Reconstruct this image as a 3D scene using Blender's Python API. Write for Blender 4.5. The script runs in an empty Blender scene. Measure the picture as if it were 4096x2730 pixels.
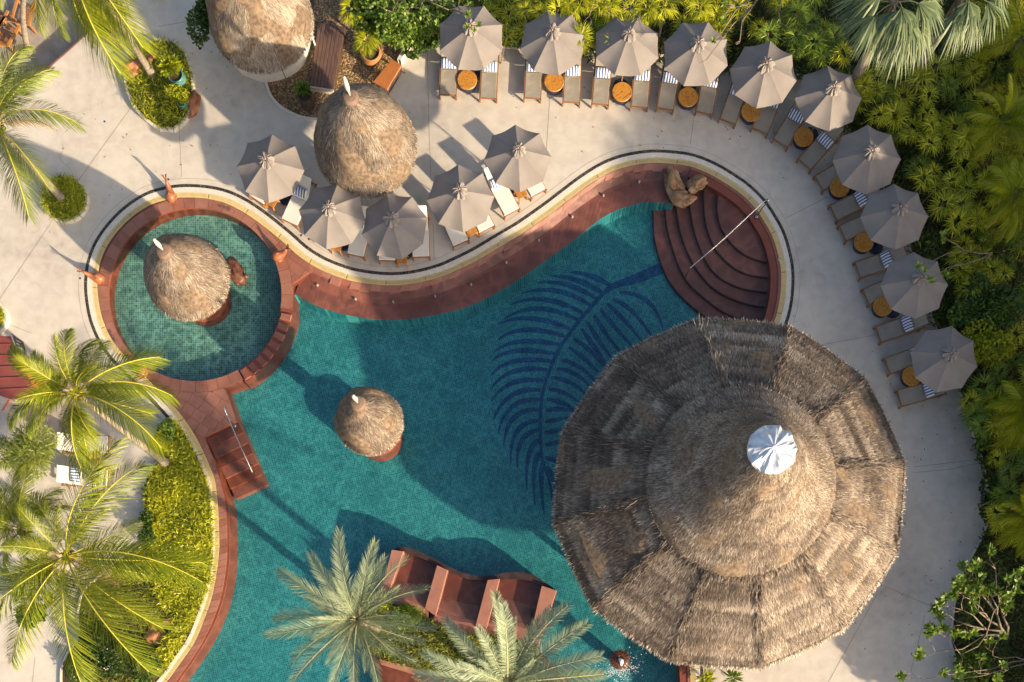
import bpy, math, random
import numpy as np
from mathutils import Vector, Matrix, noise
from mathutils.geometry import delaunay_2d_cdt

# ------------------------------------------------------------------ camera, sky, sun, exposure
S, NX, NY, H = 95.0, 2158.0, 2768.0, 40.0          # pixels of the photograph per metre on the ground, nadir, flying height
scn = bpy.context.scene
col = scn.collection
cam_d = bpy.data.cameras.new('camera')
cam = bpy.data.objects.new('camera', cam_d); col.objects.link(cam)
cam.location = (0, 0, H); cam.rotation_euler = (0, 0, 0)
cam_d.sensor_width = 36; cam_d.lens = 36 * H / (4096 / S)
cam_d.shift_x = (2048 - NX) / 4096; cam_d.shift_y = (NY - 1365) / 4096
cam_d.clip_end = 3000
scn.camera = cam

SUN_EL, SUN_SCREEN = math.radians(21.0), math.radians(-38.5)      # sun stands to the lower right of the picture
sun_dir = Vector((math.cos(SUN_EL) * math.cos(SUN_SCREEN), math.cos(SUN_EL) * math.sin(SUN_SCREEN), math.sin(SUN_EL)))
w = bpy.data.worlds.new('World'); scn.world = w; w.use_nodes = True
nt = w.node_tree; nt.nodes.clear()
sky = nt.nodes.new('ShaderNodeTexSky'); sky.sky_type = 'NISHITA'; sky.sun_disc = False
sky.sun_elevation = SUN_EL
sky.sun_rotation = math.atan2(sun_dir.x, sun_dir.y)
sky.air_density = 1.0; sky.dust_density = 3.5; sky.ozone_density = 0.6
bg = nt.nodes.new('ShaderNodeBackground'); bg.inputs['Strength'].default_value = 0.122
wo = nt.nodes.new('ShaderNodeOutputWorld')
nt.links.new(sky.outputs[0], bg.inputs[0]); nt.links.new(bg.outputs[0], wo.inputs[0])
sd = bpy.data.lights.new('sun', 'SUN'); sd.energy = 5.0; sd.angle = math.radians(1.0); sd.color = (1.0, 0.81, 0.56)
so = bpy.data.objects.new('sun', sd); col.objects.link(so)
so.rotation_euler = sun_dir.to_track_quat('Z', 'Y').to_euler()
scn.view_settings.view_transform = 'Standard'; scn.view_settings.look = 'None'
scn.view_settings.gamma = 1; scn.view_settings.use_curve_mapping = False
scn.view_settings.exposure = 1.0
scn.render.engine = 'CYCLES'
scn.cycles.max_bounces = 6; scn.cycles.diffuse_bounces = 3; scn.cycles.transparent_max_bounces = 12
scn.cycles.sample_clamp_indirect = 6

# ------------------------------------------------------------------ coordinates
OFF = {'A': (0, 0), 'B': (1000, 0), 'C': (2000, 0), 'D': (2900, 0), 'E': (0, 700), 'F': (1000, 700), 'G': (2000, 700), 'H': (2900, 700),
       'I': (0, 1300), 'J': (1000, 1300), 'K': (2000, 1300), 'L': (2900, 1300), 'M': (0, 1930), 'N': (1000, 1930), 'O': (2000, 1930), 'Q': (2900, 1930)}
def z(n, x, y):
    o = OFF[n]; return (o[0] + x / 1.96, o[1] + y / 1.96)
def zs(n, *pts): return [z(n, *p) for p in pts]
def P(p, h=0.0, y=None):
    if y is not None: p, h = (p, h), y
    k = (H - h) / H / S
    return Vector(((p[0] - NX) * k, -(p[1] - NY) * k, h))
def P2(p, h=0.0):
    v = P(p, h); return (v.x, v.y)
def DIR(dx, dy):
    return Vector((dx, -dy, 0)).normalized()

def catmull(pts, closed=False, step=0.15):
    pts = [Vector((p[0], p[1])) for p in pts]
    n = len(pts); out = []
    rng = range(n if closed else n - 1)
    for i in rng:
        if closed: p0, p1, p2, p3 = pts[(i - 1) % n], pts[i], pts[(i + 1) % n], pts[(i + 2) % n]
        else: p0, p1, p2, p3 = pts[max(i - 1, 0)], pts[i], pts[i + 1], pts[min(i + 2, n - 1)]
        m = max(1, int((p2 - p1).length / step))
        for k in range(m):
            t = k / m
            out.append(0.5 * ((2 * p1) + (-p0 + p2) * t + (2 * p0 - 5 * p1 + 4 * p2 - p3) * t * t + (-p0 + 3 * p1 - 3 * p2 + p3) * t ** 3))
    if not closed: out.append(pts[-1])
    return out
def resample(pts, n, closed=False):
    pts = list(pts)
    if closed: pts = pts + [pts[0]]
    d = [0]
    for a, b in zip(pts, pts[1:]): d.append(d[-1] + (b - a).length)
    out = []; j = 0
    for i in range(n):
        s = d[-1] * i / (n if closed else n - 1)
        while j < len(pts) - 2 and d[j + 1] < s: j += 1
        t = (s - d[j]) / max(d[j + 1] - d[j], 1e-9)
        out.append(pts[j].lerp(pts[j + 1], min(max(t, 0), 1)))
    return out
def plen(pts): return sum((b - a).length for a, b in zip(pts, pts[1:]))
def offset(pts, d, closed=False):
    out = []; n = len(pts)
    for i in range(n):
        a = pts[(i - 1) % n] if closed else pts[max(i - 1, 0)]
        b = pts[(i + 1) % n] if closed else pts[min(i + 1, n - 1)]
        t = (b - a)
        if t.length < 1e-9: t = Vector((1, 0))
        t.normalize(); out.append(pts[i] + Vector((-t.y, t.x)) * d)
    return out
def inside(p, poly):
    x, y = p[0], p[1]; r = False; j = len(poly) - 1
    for i in range(len(poly)):
        xi, yi, xj, yj = poly[i][0], poly[i][1], poly[j][0], poly[j][1]
        if (yi > y) != (yj > y) and x < (xj - xi) * (y - yi) / (yj - yi) + xi: r = not r
        j = i
    return r
def clip(sub, cell):
    """clip polygon sub by the convex counter-clockwise cell"""
    out = [Vector((p[0], p[1])) for p in sub]
    for i in range(len(cell)):
        a = Vector(cell[i]); b = Vector(cell[(i + 1) % len(cell)]); e = b - a
        f = lambda p: e.x * (p.y - a.y) - e.y * (p.x - a.x)
        src, out = out, []
        for k in range(len(src)):
            p, q = src[k - 1], src[k]; fp, fq = f(p), f(q)
            if (fp >= 0) != (fq >= 0): out.append(p.lerp(q, fp / (fp - fq)))
            if fq >= 0: out.append(q)
        if len(out) < 3: return []
    return out
def area(p): return 0.5 * sum(p[i - 1][0] * p[i][1] - p[i][0] * p[i - 1][1] for i in range(len(p)))

# ------------------------------------------------------------------ objects
def tag(o, label=None, cat=None, group=None, kind=None):
    if label: o['label'] = label
    if cat: o['category'] = cat
    if group: o['group'] = group
    if kind: o['kind'] = kind
    return o
def thing(name, label, cat, loc=(0, 0, 0), rot=0.0, group=None):
    o = bpy.data.objects.new(name, None); col.objects.link(o)
    o.location = loc; o.rotation_euler = (0, 0, rot); o.empty_display_size = 0.2
    return tag(o, label, cat, group)
def link(name, me, parent=None):
    o = bpy.data.objects.new(name, me); col.objects.link(o)
    if parent: o.parent = parent
    return o
def copy_tree(o, parent=None):
    c = o.copy(); col.objects.link(c)
    if parent: c.parent = parent
    for ch in o.children: copy_tree(ch, c)
    return c

class MB:
    def __init__(s): s.v = []; s.f = []; s.m = []; s.mi = 0
    def add(s, vs, fs):
        b = len(s.v); s.v += [tuple(v) for v in vs]
        for f in fs: s.f.append(tuple(b + i for i in f)); s.m.append(s.mi)
        return s
    def box(s, x0, x1, y0, y1, z0, z1, M=None):
        vs = [Vector(p) for p in ((x0, y0, z0), (x1, y0, z0), (x1, y1, z0), (x0, y1, z0), (x0, y0, z1), (x1, y0, z1), (x1, y1, z1), (x0, y1, z1))]
        if M: vs = [M @ v for v in vs]
        return s.add(vs, [(3, 2, 1, 0), (4, 5, 6, 7), (0, 1, 5, 4), (1, 2, 6, 5), (2, 3, 7, 6), (3, 0, 4, 7)])
    def beam(s, a, b, wd, th):
        a = Vector(a); b = Vector(b); d = (b - a); L = d.length; d.normalize()
        q = d.to_track_quat('Y', 'Z'); M = Matrix.Translation(a) @ q.to_matrix().to_4x4()
        return s.box(-wd / 2, wd / 2, 0, L, -th / 2, th / 2, M)
    def prism(s, poly, z0, z1, bevel=0.0):
        n = len(poly)
        if area(poly) < 0: poly = list(reversed(poly))
        if bevel:
            inn = offset([Vector((p[0], p[1])) for p in poly], bevel, True)
            vs = [(p[0], p[1], z0) for p in poly] + [(p[0], p[1], z1 - bevel) for p in poly] + [(p[0], p[1], z1) for p in inn]
            fs = [(i, (i + 1) % n, n + (i + 1) % n, n + i) for i in range(n)] + [(n + i, n + (i + 1) % n, 2 * n + (i + 1) % n, 2 * n + i) for i in range(n)]
            fs += [tuple(range(2 * n, 3 * n))]
            return s.add(vs, fs)
        vs = [(p[0], p[1], z0) for p in poly] + [(p[0], p[1], z1) for p in poly]
        fs = [(i, (i + 1) % n, n + (i + 1) % n, n + i) for i in range(n)] + [tuple(range(n, 2 * n)), tuple(reversed(range(n)))]
        return s.add(vs, fs)
    def lathe(s, prof, n=24, c=(0, 0, 0), cap=True):
        vs = []; fs = []
        for r, zz in prof:
            for k in range(n):
                a = 2 * math.pi * k / n; vs.append((c[0] + r * math.cos(a), c[1] + r * math.sin(a), c[2] + zz))
        for i in range(len(prof) - 1):
            for k in range(n):
                fs.append((i * n + k, i * n + (k + 1) % n, (i + 1) * n + (k + 1) % n, (i + 1) * n + k))
        if cap: fs.append(tuple(range((len(prof) - 1) * n, len(prof) * n))); fs.append(tuple(reversed(range(n))))
        return s.add(vs, fs)
    def tube(s, pts, radii, n=8, cap=True):
        pts = [Vector(p) for p in pts]; vs = []; fs = []
        if not hasattr(radii, '__len__'): radii = [radii] * len(pts)
        up = None
        for i, p in enumerate(pts):
            t = (pts[min(i + 1, len(pts) - 1)] - pts[max(i - 1, 0)])
            if t.length < 1e-9: t = Vector((0, 0, 1))
            t.normalize()
            if up is None: up = t.orthogonal().normalized()
            up = (up - t * up.dot(t))
            up = up.normalized() if up.length > 1e-6 else t.orthogonal().normalized()
            sd_ = t.cross(up)
            for k in range(n):
                a = 2 * math.pi * k / n; vs.append(p + (up * math.cos(a) + sd_ * math.sin(a)) * radii[i])
        for i in range(len(pts) - 1):
            for k in range(n): fs.append((i * n + k, i * n + (k + 1) % n, (i + 1) * n + (k + 1) % n, (i + 1) * n + k))
        if cap: fs.append(tuple(range((len(pts) - 1) * n, len(pts) * n))); fs.append(tuple(reversed(range(n))))
        return s.add(vs, fs)
    def blob(s, c, r, n=10, m=7, seed=0, amp=0.0, fr=1.5, M=None):
        vs = []; fs = []; c = Vector(c)
        if not hasattr(r, '__len__'): r = (r, r, r)
        for i in range(m + 1):
            th = math.pi * i / m
            for k in range(n):
                a = 2 * math.pi * k / n
                d = Vector((math.sin(th) * math.cos(a), math.sin(th) * math.sin(a), math.cos(th)))
                q = 1 + amp * noise.noise(d * fr + Vector((seed * 7.3, seed * 3.1, seed)))
                v = Vector((d.x * r[0], d.y * r[1], d.z * r[2])) * q
                if M: v = M @ v
                vs.append(c + v)
        for i in range(m):
            for k in range(n): fs.append((i * n + k, (i + 1) * n + k, (i + 1) * n + (k + 1) % n, i * n + (k + 1) % n))
        return s.add(vs, fs)
    def mesh(s, name, mats, smooth=False):
        me = bpy.data.meshes.new(name); me.from_pydata(s.v, [], s.f)
        if not isinstance(mats, (list, tuple)): mats = [mats]
        for m in mats: me.materials.append(m)
        if len(mats) > 1: me.polygons.foreach_set('material_index', s.m)
        me.polygons.foreach_set('use_smooth', [smooth] * len(s.f)); me.update()
        return me
    def build(s, name, mats, parent=None, smooth=False):
        return link(name, s.mesh(name, mats, smooth), parent)

def fast_mesh(name, co, quads, tris, mats, rnd=None, mi=None, smooth=False):
    """co (n,3); quads (a,4); tris (b,3) as numpy arrays"""
    me = bpy.data.meshes.new(name)
    nq, ntr = len(quads), len(tris)
    me.vertices.add(len(co)); me.vertices.foreach_set('co', np.asarray(co, dtype=np.float32).ravel())
    loops = np.concatenate([np.asarray(quads, dtype=np.int32).ravel(), np.asarray(tris, dtype=np.int32).ravel()])
    me.loops.add(len(loops)); me.loops.foreach_set('vertex_index', loops)
    me.polygons.add(nq + ntr)
    st = np.concatenate([np.arange(nq) * 4, nq * 4 + np.arange(ntr) * 3]).astype(np.int32)
    me.polygons.foreach_set('loop_start', st)
    if not isinstance(mats, (list, tuple)): mats = [mats]
    for m in mats: me.materials.append(m)
    if mi is not None: me.polygons.foreach_set('material_index', mi)
    if smooth: me.polygons.foreach_set('use_smooth', np.ones(nq + ntr, dtype=bool))
    me.update(calc_edges=True)
    if rnd is not None:
        at = me.attributes.new('rnd', 'FLOAT', 'POINT'); at.data.foreach_set('value', np.asarray(rnd, dtype=np.float32))
    return me

def blades(name, P0, D, L, W, droop, mats, R=None, side=None, rng=None, midw=1.0, raw=False, curl=0.5):
    """many tapering leaves in one mesh: quad plus tip triangle each"""
    n = len(P0)
    rng = rng or np.random.default_rng(1)
    L = np.broadcast_to(L, (n,)).astype(float); W = np.broadcast_to(W, (n,)).astype(float); droop = np.broadcast_to(droop, (n,)).astype(float)
    D = D / np.linalg.norm(D, axis=1, keepdims=True)
    if side is None:
        ref = rng.normal(size=(n, 3)) * 0.35 + np.array([0, 0, 1.0])
        side = np.cross(D, ref)
    side = side / np.maximum(np.linalg.norm(side, axis=1, keepdims=True), 1e-6)
    mid = P0 + D * (L * 0.5)[:, None]; mid[:, 2] -= droop * L * 0.5 * curl * 0.5
    tip = P0 + D * L[:, None]; tip[:, 2] -= droop * L
    co = np.empty((n, 5, 3))
    co[:, 0] = P0 - side * (W * 0.3)[:, None]; co[:, 1] = P0 + side * (W * 0.3)[:, None]
    co[:, 2] = mid + side * (W * 0.5 * midw)[:, None]; co[:, 3] = mid - side * (W * 0.5 * midw)[:, None]
    co[:, 4] = tip
    b = (np.arange(n) * 5)[:, None]
    q = b + np.array([[0, 1, 2, 3]]); t = b + np.array([[3, 2, 4]])
    R = rng.random(n) if R is None else R
    if raw: return co.reshape(-1, 3), q, t, np.repeat(R, 5)
    return fast_mesh(name, co.reshape(-1, 3), q, t, mats, rnd=np.repeat(R, 5))

# ------------------------------------------------------------------ materials
def newmat(name):
    m = bpy.data.materials.new(name); m.use_nodes = True
    n = m.node_tree.nodes; n.clear()
    return m, n, m.node_tree.links
def rampn(n, stops):
    r = n.new('ShaderNodeValToRGB')
    while len(r.color_ramp.elements) < len(stops): r.color_ramp.elements.new(0.5)
    for e, (p, c) in zip(r.color_ramp.elements, stops): e.position = p; e.color = (*c, 1)
    return r
def mat(name, stops, scale=3.0, detail=6, rough=0.7, bump=0.0, bscale=None, metal=0.0, coords='Object', stretch=None, rnd=0.0, spec=0.5, coat=0.0, big=0.0, trans=0.0, distort=0.0):
    """noise-driven procedural surface; rnd mixes in the per-leaf random value, big adds soft broad mottling"""
    m, n, l = newmat(name)
    tc = n.new('ShaderNodeTexCoord'); src = tc.outputs[coords]
    if stretch:
        mp = n.new('ShaderNodeMapping'); mp.inputs['Scale'].default_value = stretch; l.new(src, mp.inputs[0]); src = mp.outputs[0]
    no = n.new('ShaderNodeTexNoise'); no.inputs['Scale'].default_value = scale; no.inputs['Detail'].default_value = detail
    no.inputs['Distortion'].default_value = distort
    l.new(src, no.inputs['Vector'])
    fac = no.outputs['Fac']
    if big:
        nb = n.new('ShaderNodeTexNoise'); nb.inputs['Scale'].default_value = scale * 0.13; nb.inputs['Detail'].default_value = 3; l.new(src, nb.inputs['Vector'])
        mx = n.new('ShaderNodeMix'); mx.inputs[0].default_value = big; l.new(fac, mx.inputs[2]); l.new(nb.outputs['Fac'], mx.inputs[3]); fac = mx.outputs[0]
    if rnd:
        at = n.new('ShaderNodeAttribute'); at.attribute_name = 'rnd'
        oi = n.new('ShaderNodeObjectInfo')
        ad = n.new('ShaderNodeMath'); ad.operation = 'MULTIPLY_ADD'; l.new(oi.outputs['Random'], ad.inputs[0]); ad.inputs[1].default_value = 0.3
        l.new(at.outputs['Fac'], ad.inputs[2])
        ml = n.new('ShaderNodeMath'); ml.operation = 'MULTIPLY'; l.new(ad.outputs[0], ml.inputs[0]); ml.inputs[1].default_value = 0.77
        mx = n.new('ShaderNodeMix'); mx.inputs[0].default_value = rnd; l.new(fac, mx.inputs[2]); l.new(ml.outputs[0], mx.inputs[3]); fac = mx.outputs[0]
    r = rampn(n, stops); l.new(fac, r.inputs[0])
    b = n.new('ShaderNodeBsdfPrincipled'); l.new(r.outputs[0], b.inputs['Base Color'])
    b.inputs['Roughness'].default_value = rough; b.inputs['Metallic'].default_value = metal
    b.inputs['Specular IOR Level'].default_value = spec; b.inputs['Coat Weight'].default_value = coat
    if bump:
        n2 = n.new('ShaderNodeTexNoise'); n2.inputs['Scale'].default_value = bscale or scale * 4; n2.inputs['Detail'].default_value = 6; l.new(src, n2.inputs['Vector'])
        bp = n.new('ShaderNodeBump'); bp.inputs['Strength'].default_value = bump; bp.inputs['Distance'].default_value = 0.02
        l.new(n2.outputs['Fac'], bp.inputs['Height']); l.new(bp.outputs[0], b.inputs['Normal'])
    out = n.new('ShaderNodeOutputMaterial')
    if trans:
        tr = n.new('ShaderNodeBsdfTranslucent'); l.new(r.outputs[0], tr.inputs[0])
        ms = n.new('ShaderNodeMixShader'); ms.inputs[0].default_value = trans; l.new(b.outputs[0], ms.inputs[1]); l.new(tr.outputs[0], ms.inputs[2]); l.new(ms.outputs[0], out.inputs[0])
    else: l.new(b.outputs[0], out.inputs[0])
    return m
def two(a, b, lo=0.3, hi=0.7): return [(lo, a), (hi, b)]

M = {}
M['pave'] = mat('pavement_concrete', [(0.27, (.33, .29, .25)), (0.40, (.46, .41, .355)), (0.55, (.54, .49, .425)), (0.75, (.61, .56, .49))], scale=2.3, detail=10, rough=0.85, bump=0.25, bscale=40, big=0.55, distort=0.4)
M['kerb'] = mat('white_kerb', two((.56, .51, .44), (.66, .61, .53)), scale=6, rough=0.8, bump=0.15)
M['joint'] = mat('joint_filler', two((.25, .22, .18), (.33, .29, .24)), scale=8, rough=0.9)
M['grate'] = mat('grating_yellow', two((.66, .51, .24), (.74, .60, .31)), scale=5, rough=0.6)
M['gratedark'] = mat('channel_dark', two((.30, .22, .10), (.38, .29, .14)), scale=5, rough=0.8)
M['terra'] = mat('terracotta_stone', [(.25, (.17, .062, .042)), (.5, (.25, .10, .068)), (.75, (.31, .135, .095))], scale=2.2, detail=8, rough=0.55, bump=0.2, bscale=30, big=0.4)
M['terra2'] = mat('terracotta_stone_light', [(.25, (.22, .088, .062)), (.5, (.29, .125, .088)), (.75, (.34, .155, .11))], scale=2.6, detail=8, rough=0.6, bump=0.2, bscale=30, big=0.4)
M['terrawet'] = mat('terracotta_wet', [(.25, (.13, .036, .022)), (.5, (.185, .052, .03)), (.75, (.235, .07, .042))], scale=1.6, detail=7, rough=0.35, big=0.5)
M['step'] = mat('step_stone', [(.25, (.16, .05, .033)), (.5, (.21, .072, .048)), (.75, (.26, .095, .066))], scale=1.8, detail=7, rough=0.5, big=0.5)
M['stepnose'] = mat('step_riser', two((.045, .018, .016), (.065, .028, .024)), scale=3)
M['pebble'] = mat('black_pebbles', [(.15, (.015, .015, .017)), (.5, (.05, .045, .042)), (.75, (.17, .14, .11)), (.95, (.45, .38, .30))], scale=3, rnd=0.9, rough=0.5)
M['pebblebed'] = mat('pebble_bed', two((.01, .01, .011), (.02, .02, .02)), scale=9)
M['gravel'] = mat('gold_gravel', [(.15, (.12, .07, .03)), (.5, (.32, .20, .09)), (.8, (.50, .35, .18)), (.97, (.62, .52, .38))], scale=2, rnd=0.85, rough=0.6)
M['gravelbed'] = mat('gravel_bed', two((.08, .05, .025), (.16, .10, .05)), scale=14)
M['soil'] = mat('dark_soil', two((.025, .017, .01), (.06, .04, .022)), scale=5, rough=0.95, bump=0.5)
M['thatch'] = mat('thatch_straw', [(.16, (.022, .016, .013)), (.37, (.085, .062, .048)), (.50, (.21, .162, .123)), (.62, (.43, .35, .27)), (.82, (.74, .64, .51))], scale=1.3, detail=9, rnd=0.52, rough=0.85, trans=0.05, big=0.5)
M['thatchbase'] = mat('thatch_core', [(.3, (.08, .052, .034)), (.7, (.24, .17, .11))], scale=7, detail=10, rough=0.9, bump=0.8, bscale=40)
M['fabric'] = mat('taupe_canvas', two((.225, .197, .18), (.27, .24, .22)), scale=1.5, detail=8, rough=0.9, bump=0.12, bscale=60, trans=0.12, spec=0.2)
M['fabric2'] = mat('taupe_canvas_vent', two((.24, .21, .19), (.30, .265, .24)), scale=5, rough=0.9, trans=0.1, spec=0.2)
M['sling'] = mat('grey_sling', two((.265, .235, .195), (.32, .285, .24)), scale=2.5, detail=8, rough=0.85, bump=0.15, bscale=70, spec=0.25)
M['white'] = mat('white_cushion', two((.68, .64, .58), (.75, .71, .65)), scale=3, rough=0.85, bump=0.1, bscale=25, spec=0.2)
M['teak'] = mat('teak', [(.3, (.20, .085, .035)), (.7, (.33, .15, .06))], scale=3, stretch=(6, .8, 6), rough=0.55)
M['teak2'] = mat('teak_orange', [(.3, (.36, .14, .025)), (.7, (.50, .22, .045))], scale=3, stretch=(6, .8, 6), rough=0.5)
M['navy'] = mat('navy_ceramic', two((.012, .018, .045), (.02, .03, .07)), scale=4, rough=0.35)
M['steel'] = mat('steel', two((.6, .58, .55), (.7, .68, .65)), scale=4, rough=0.18, metal=1.0)
M['pole'] = mat('pole_wood', two((.20, .12, .06), (.30, .19, .10)), scale=4, rough=0.6)
M['knob'] = mat('finial_wood', two((.55, .24, .17), (.62, .30, .22)), scale=4, rough=0.6)
M['clay'] = mat('orange_clay', two((.20, .06, .025), (.34, .12, .05)), scale=5, detail=8, rough=0.42, coat=0.2, bump=0.3)
M['clayring'] = mat('clay_ring', two((.13, .085, .06), (.20, .13, .095)), scale=5, rough=0.8, bump=0.3)
M['bird'] = mat('white_plaster', two((.40, .36, .32), (.54, .50, .45)), scale=7, rough=0.75, bump=0.3)
M['rock'] = mat('tan_rock', [(.25, (.10, .045, .02)), (.45, (.21, .11, .05)), (.6, (.32, .21, .12)), (.8, (.42, .33, .23))], scale=1.9, detail=8, rough=0.6, bump=0.6, bscale=9)
M['rockred'] = mat('red_rock', [(.3, (.16, .06, .03)), (.55, (.36, .14, .06)), (.8, (.50, .33, .20))], scale=3, detail=8, rough=0.75, bump=0.6, bscale=12)
M['wetrock'] = mat('brown_wet_rock', two((.055, .02, .012), (.15, .06, .035)), scale=6, detail=8, rough=0.4, bump=0.6)
M['teal'] = mat('teal_glaze', two((.05, .15, .14), (.10, .25, .22)), scale=8, rough=0.25, coat=0.4)
M['teal2'] = mat('turquoise_glaze', two((.05, .24, .24), (.09, .32, .30)), scale=8, rough=0.25, coat=0.4)
M['pot'] = mat('clay_pot', two((.30, .13, .05), (.42, .20, .08)), scale=5, rough=0.7)
M['darkpot'] = mat('dark_pot', two((.04, .025, .015), (.09, .055, .035)), scale=5, rough=0.6)
M['bench'] = mat('orange_timber', [(.3, (.30, .10, .025)), (.7, (.42, .15, .04))], scale=4, stretch=(5, .6, 5), rough=0.6)
M['plank'] = mat('dark_plank', [(.3, (.075, .04, .03)), (.7, (.15, .085, .065))], scale=4, stretch=(8, .8, 8), rough=0.7, bump=0.3)
M['bark'] = mat('palm_bark', [(.3, (.16, .125, .095)), (.7, (.32, .265, .21))], scale=4, stretch=(1, 1, 5), rough=0.9, bump=0.7, bscale=8)
M['twig'] = mat('pale_twig', two((.14, .10, .07), (.25, .19, .14)), scale=6, rough=0.8)
M['rachis'] = mat('yellow_rachis', two((.42, .36, .03), (.55, .47, .06)), scale=4, rough=0.5)
M['rachis2'] = mat('pale_rachis', two((.26, .25, .12), (.36, .33, .16)), scale=4, rough=0.5)
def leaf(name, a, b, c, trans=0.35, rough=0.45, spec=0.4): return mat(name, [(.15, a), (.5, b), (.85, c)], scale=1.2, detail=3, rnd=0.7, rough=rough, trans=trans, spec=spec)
M['coco'] = leaf('coconut_leaf', (.05, .09, .006), (.22, .27, .012), (.50, .48, .05))
M['coco2'] = leaf('coconut_leaf_pale', (.10, .14, .02), (.22, .27, .05), (.36, .38, .10))
M['date'] = leaf('silver_palm_leaf', (.12, .17, .09), (.25, .31, .17), (.44, .48, .29), trans=0.2)
M['date2'] = leaf('silver_palm_leaf_cool', (.14, .19, .11), (.26, .32, .19), (.42, .46, .30), trans=0.2)
M['fan'] = leaf('fan_palm_leaf', (.06, .095, .045), (.15, .20, .09), (.30, .34, .15))
M['rhapis'] = leaf('dwarf_palm_leaf', (.12, .15, .006), (.38, .40, .012), (.68, .64, .03))
M['rhapis2'] = leaf('dwarf_palm_leaf_green', (.07, .12, .01), (.15, .23, .015), (.26, .34, .04))
M['grass'] = leaf('lily_grass', (.10, .14, .006), (.42, .43, .014), (.74, .70, .06))
M['grass2'] = leaf('lily_grass_dark', (.06, .09, .008), (.17, .20, .015), (.32, .32, .035))
M['bush'] = leaf('bush_leaf', (.012, .035, .006), (.05, .10, .015), (.13, .20, .03))
M['bush2'] = leaf('bush_leaf_bright', (.05, .10, .01), (.13, .22, .025), (.30, .38, .07))
M['yellow'] = leaf('yellow_leaf', (.16, .20, .008), (.30, .34, .012), (.50, .48, .03))
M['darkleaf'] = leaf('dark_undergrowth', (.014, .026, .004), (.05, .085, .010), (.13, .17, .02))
M['plum'] = leaf('plumeria_leaf', (.06, .12, .012), (.14, .22, .02), (.32, .38, .05))
M['maroon'] = mat('maroon_canvas', two((.16, .035, .03), (.22, .05, .04)), scale=1.2, rough=0.75)
M['orange'] = mat('orange_paint', two((.50, .10, .012), (.60, .15, .02)), scale=3, rough=0.5)
M['slate'] = mat('slate_board', two((.03, .032, .035), (.06, .06, .06)), scale=7, rough=0.6)
M['chalk'] = mat('chalk', two((.45, .45, .43), (.6, .6, .58)), scale=7)
M['sand'] = mat('grey_sand', [(.3, (.22, .19, .16)), (.7, (.36, .32, .27))], scale=1.8, detail=9, rough=0.95, bump=0.4)
M['metal'] = mat('zinc_cap', two((.42, .45, .50), (.66, .69, .74)), scale=3, rough=0.38, metal=0.35, bump=0.5, bscale=5)
M['foam'] = mat('white_foam', two((.75, .75, .78), (.88, .88, .9)), scale=9, rough=0.6)
M['ink'] = mat('dark_lettering', two((.05, .03, .05), (.08, .05, .07)), scale=9)
M['deadleaf'] = leaf('dry_frond', (.12, .07, .03), (.26, .17, .08), (.38, .28, .15))
M['flower'] = mat('pink_flower', two((.62, .30, .45), (.8, .5, .6)), scale=5)

def stripes():
    m, n, l = newmat('striped_pillow')
    tc = n.new('ShaderNodeTexCoord'); sp = n.new('ShaderNodeSeparateXYZ'); l.new(tc.outputs['Object'], sp.inputs[0])
    mu = n.new('ShaderNodeMath'); mu.operation = 'MULTIPLY'; mu.inputs[1].default_value = 8.6; l.new(sp.outputs[0], mu.inputs[0])
    ad = n.new('ShaderNodeMath'); ad.operation = 'ADD'; ad.inputs[1].default_value = 50.3; l.new(mu.outputs[0], ad.inputs[0])
    fr = n.new('ShaderNodeMath'); fr.operation = 'FRACT'; l.new(ad.outputs[0], fr.inputs[0])
    r = rampn(n, [(.0, (.02, .08, .30)), (.44, (.72, .72, .74))]); r.color_ramp.interpolation = 'CONSTANT'; l.new(fr.outputs[0], r.inputs[0])
    b = n.new('ShaderNodeBsdfPrincipled'); b.inputs['Roughness'].default_value = .9; b.inputs['Specular IOR Level'].default_value = .2; l.new(r.outputs[0], b.inputs['Base Color'])
    o = n.new('ShaderNodeOutputMaterial'); l.new(b.outputs[0], o.inputs[0]); return m
M['stripe'] = stripes()

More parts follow.
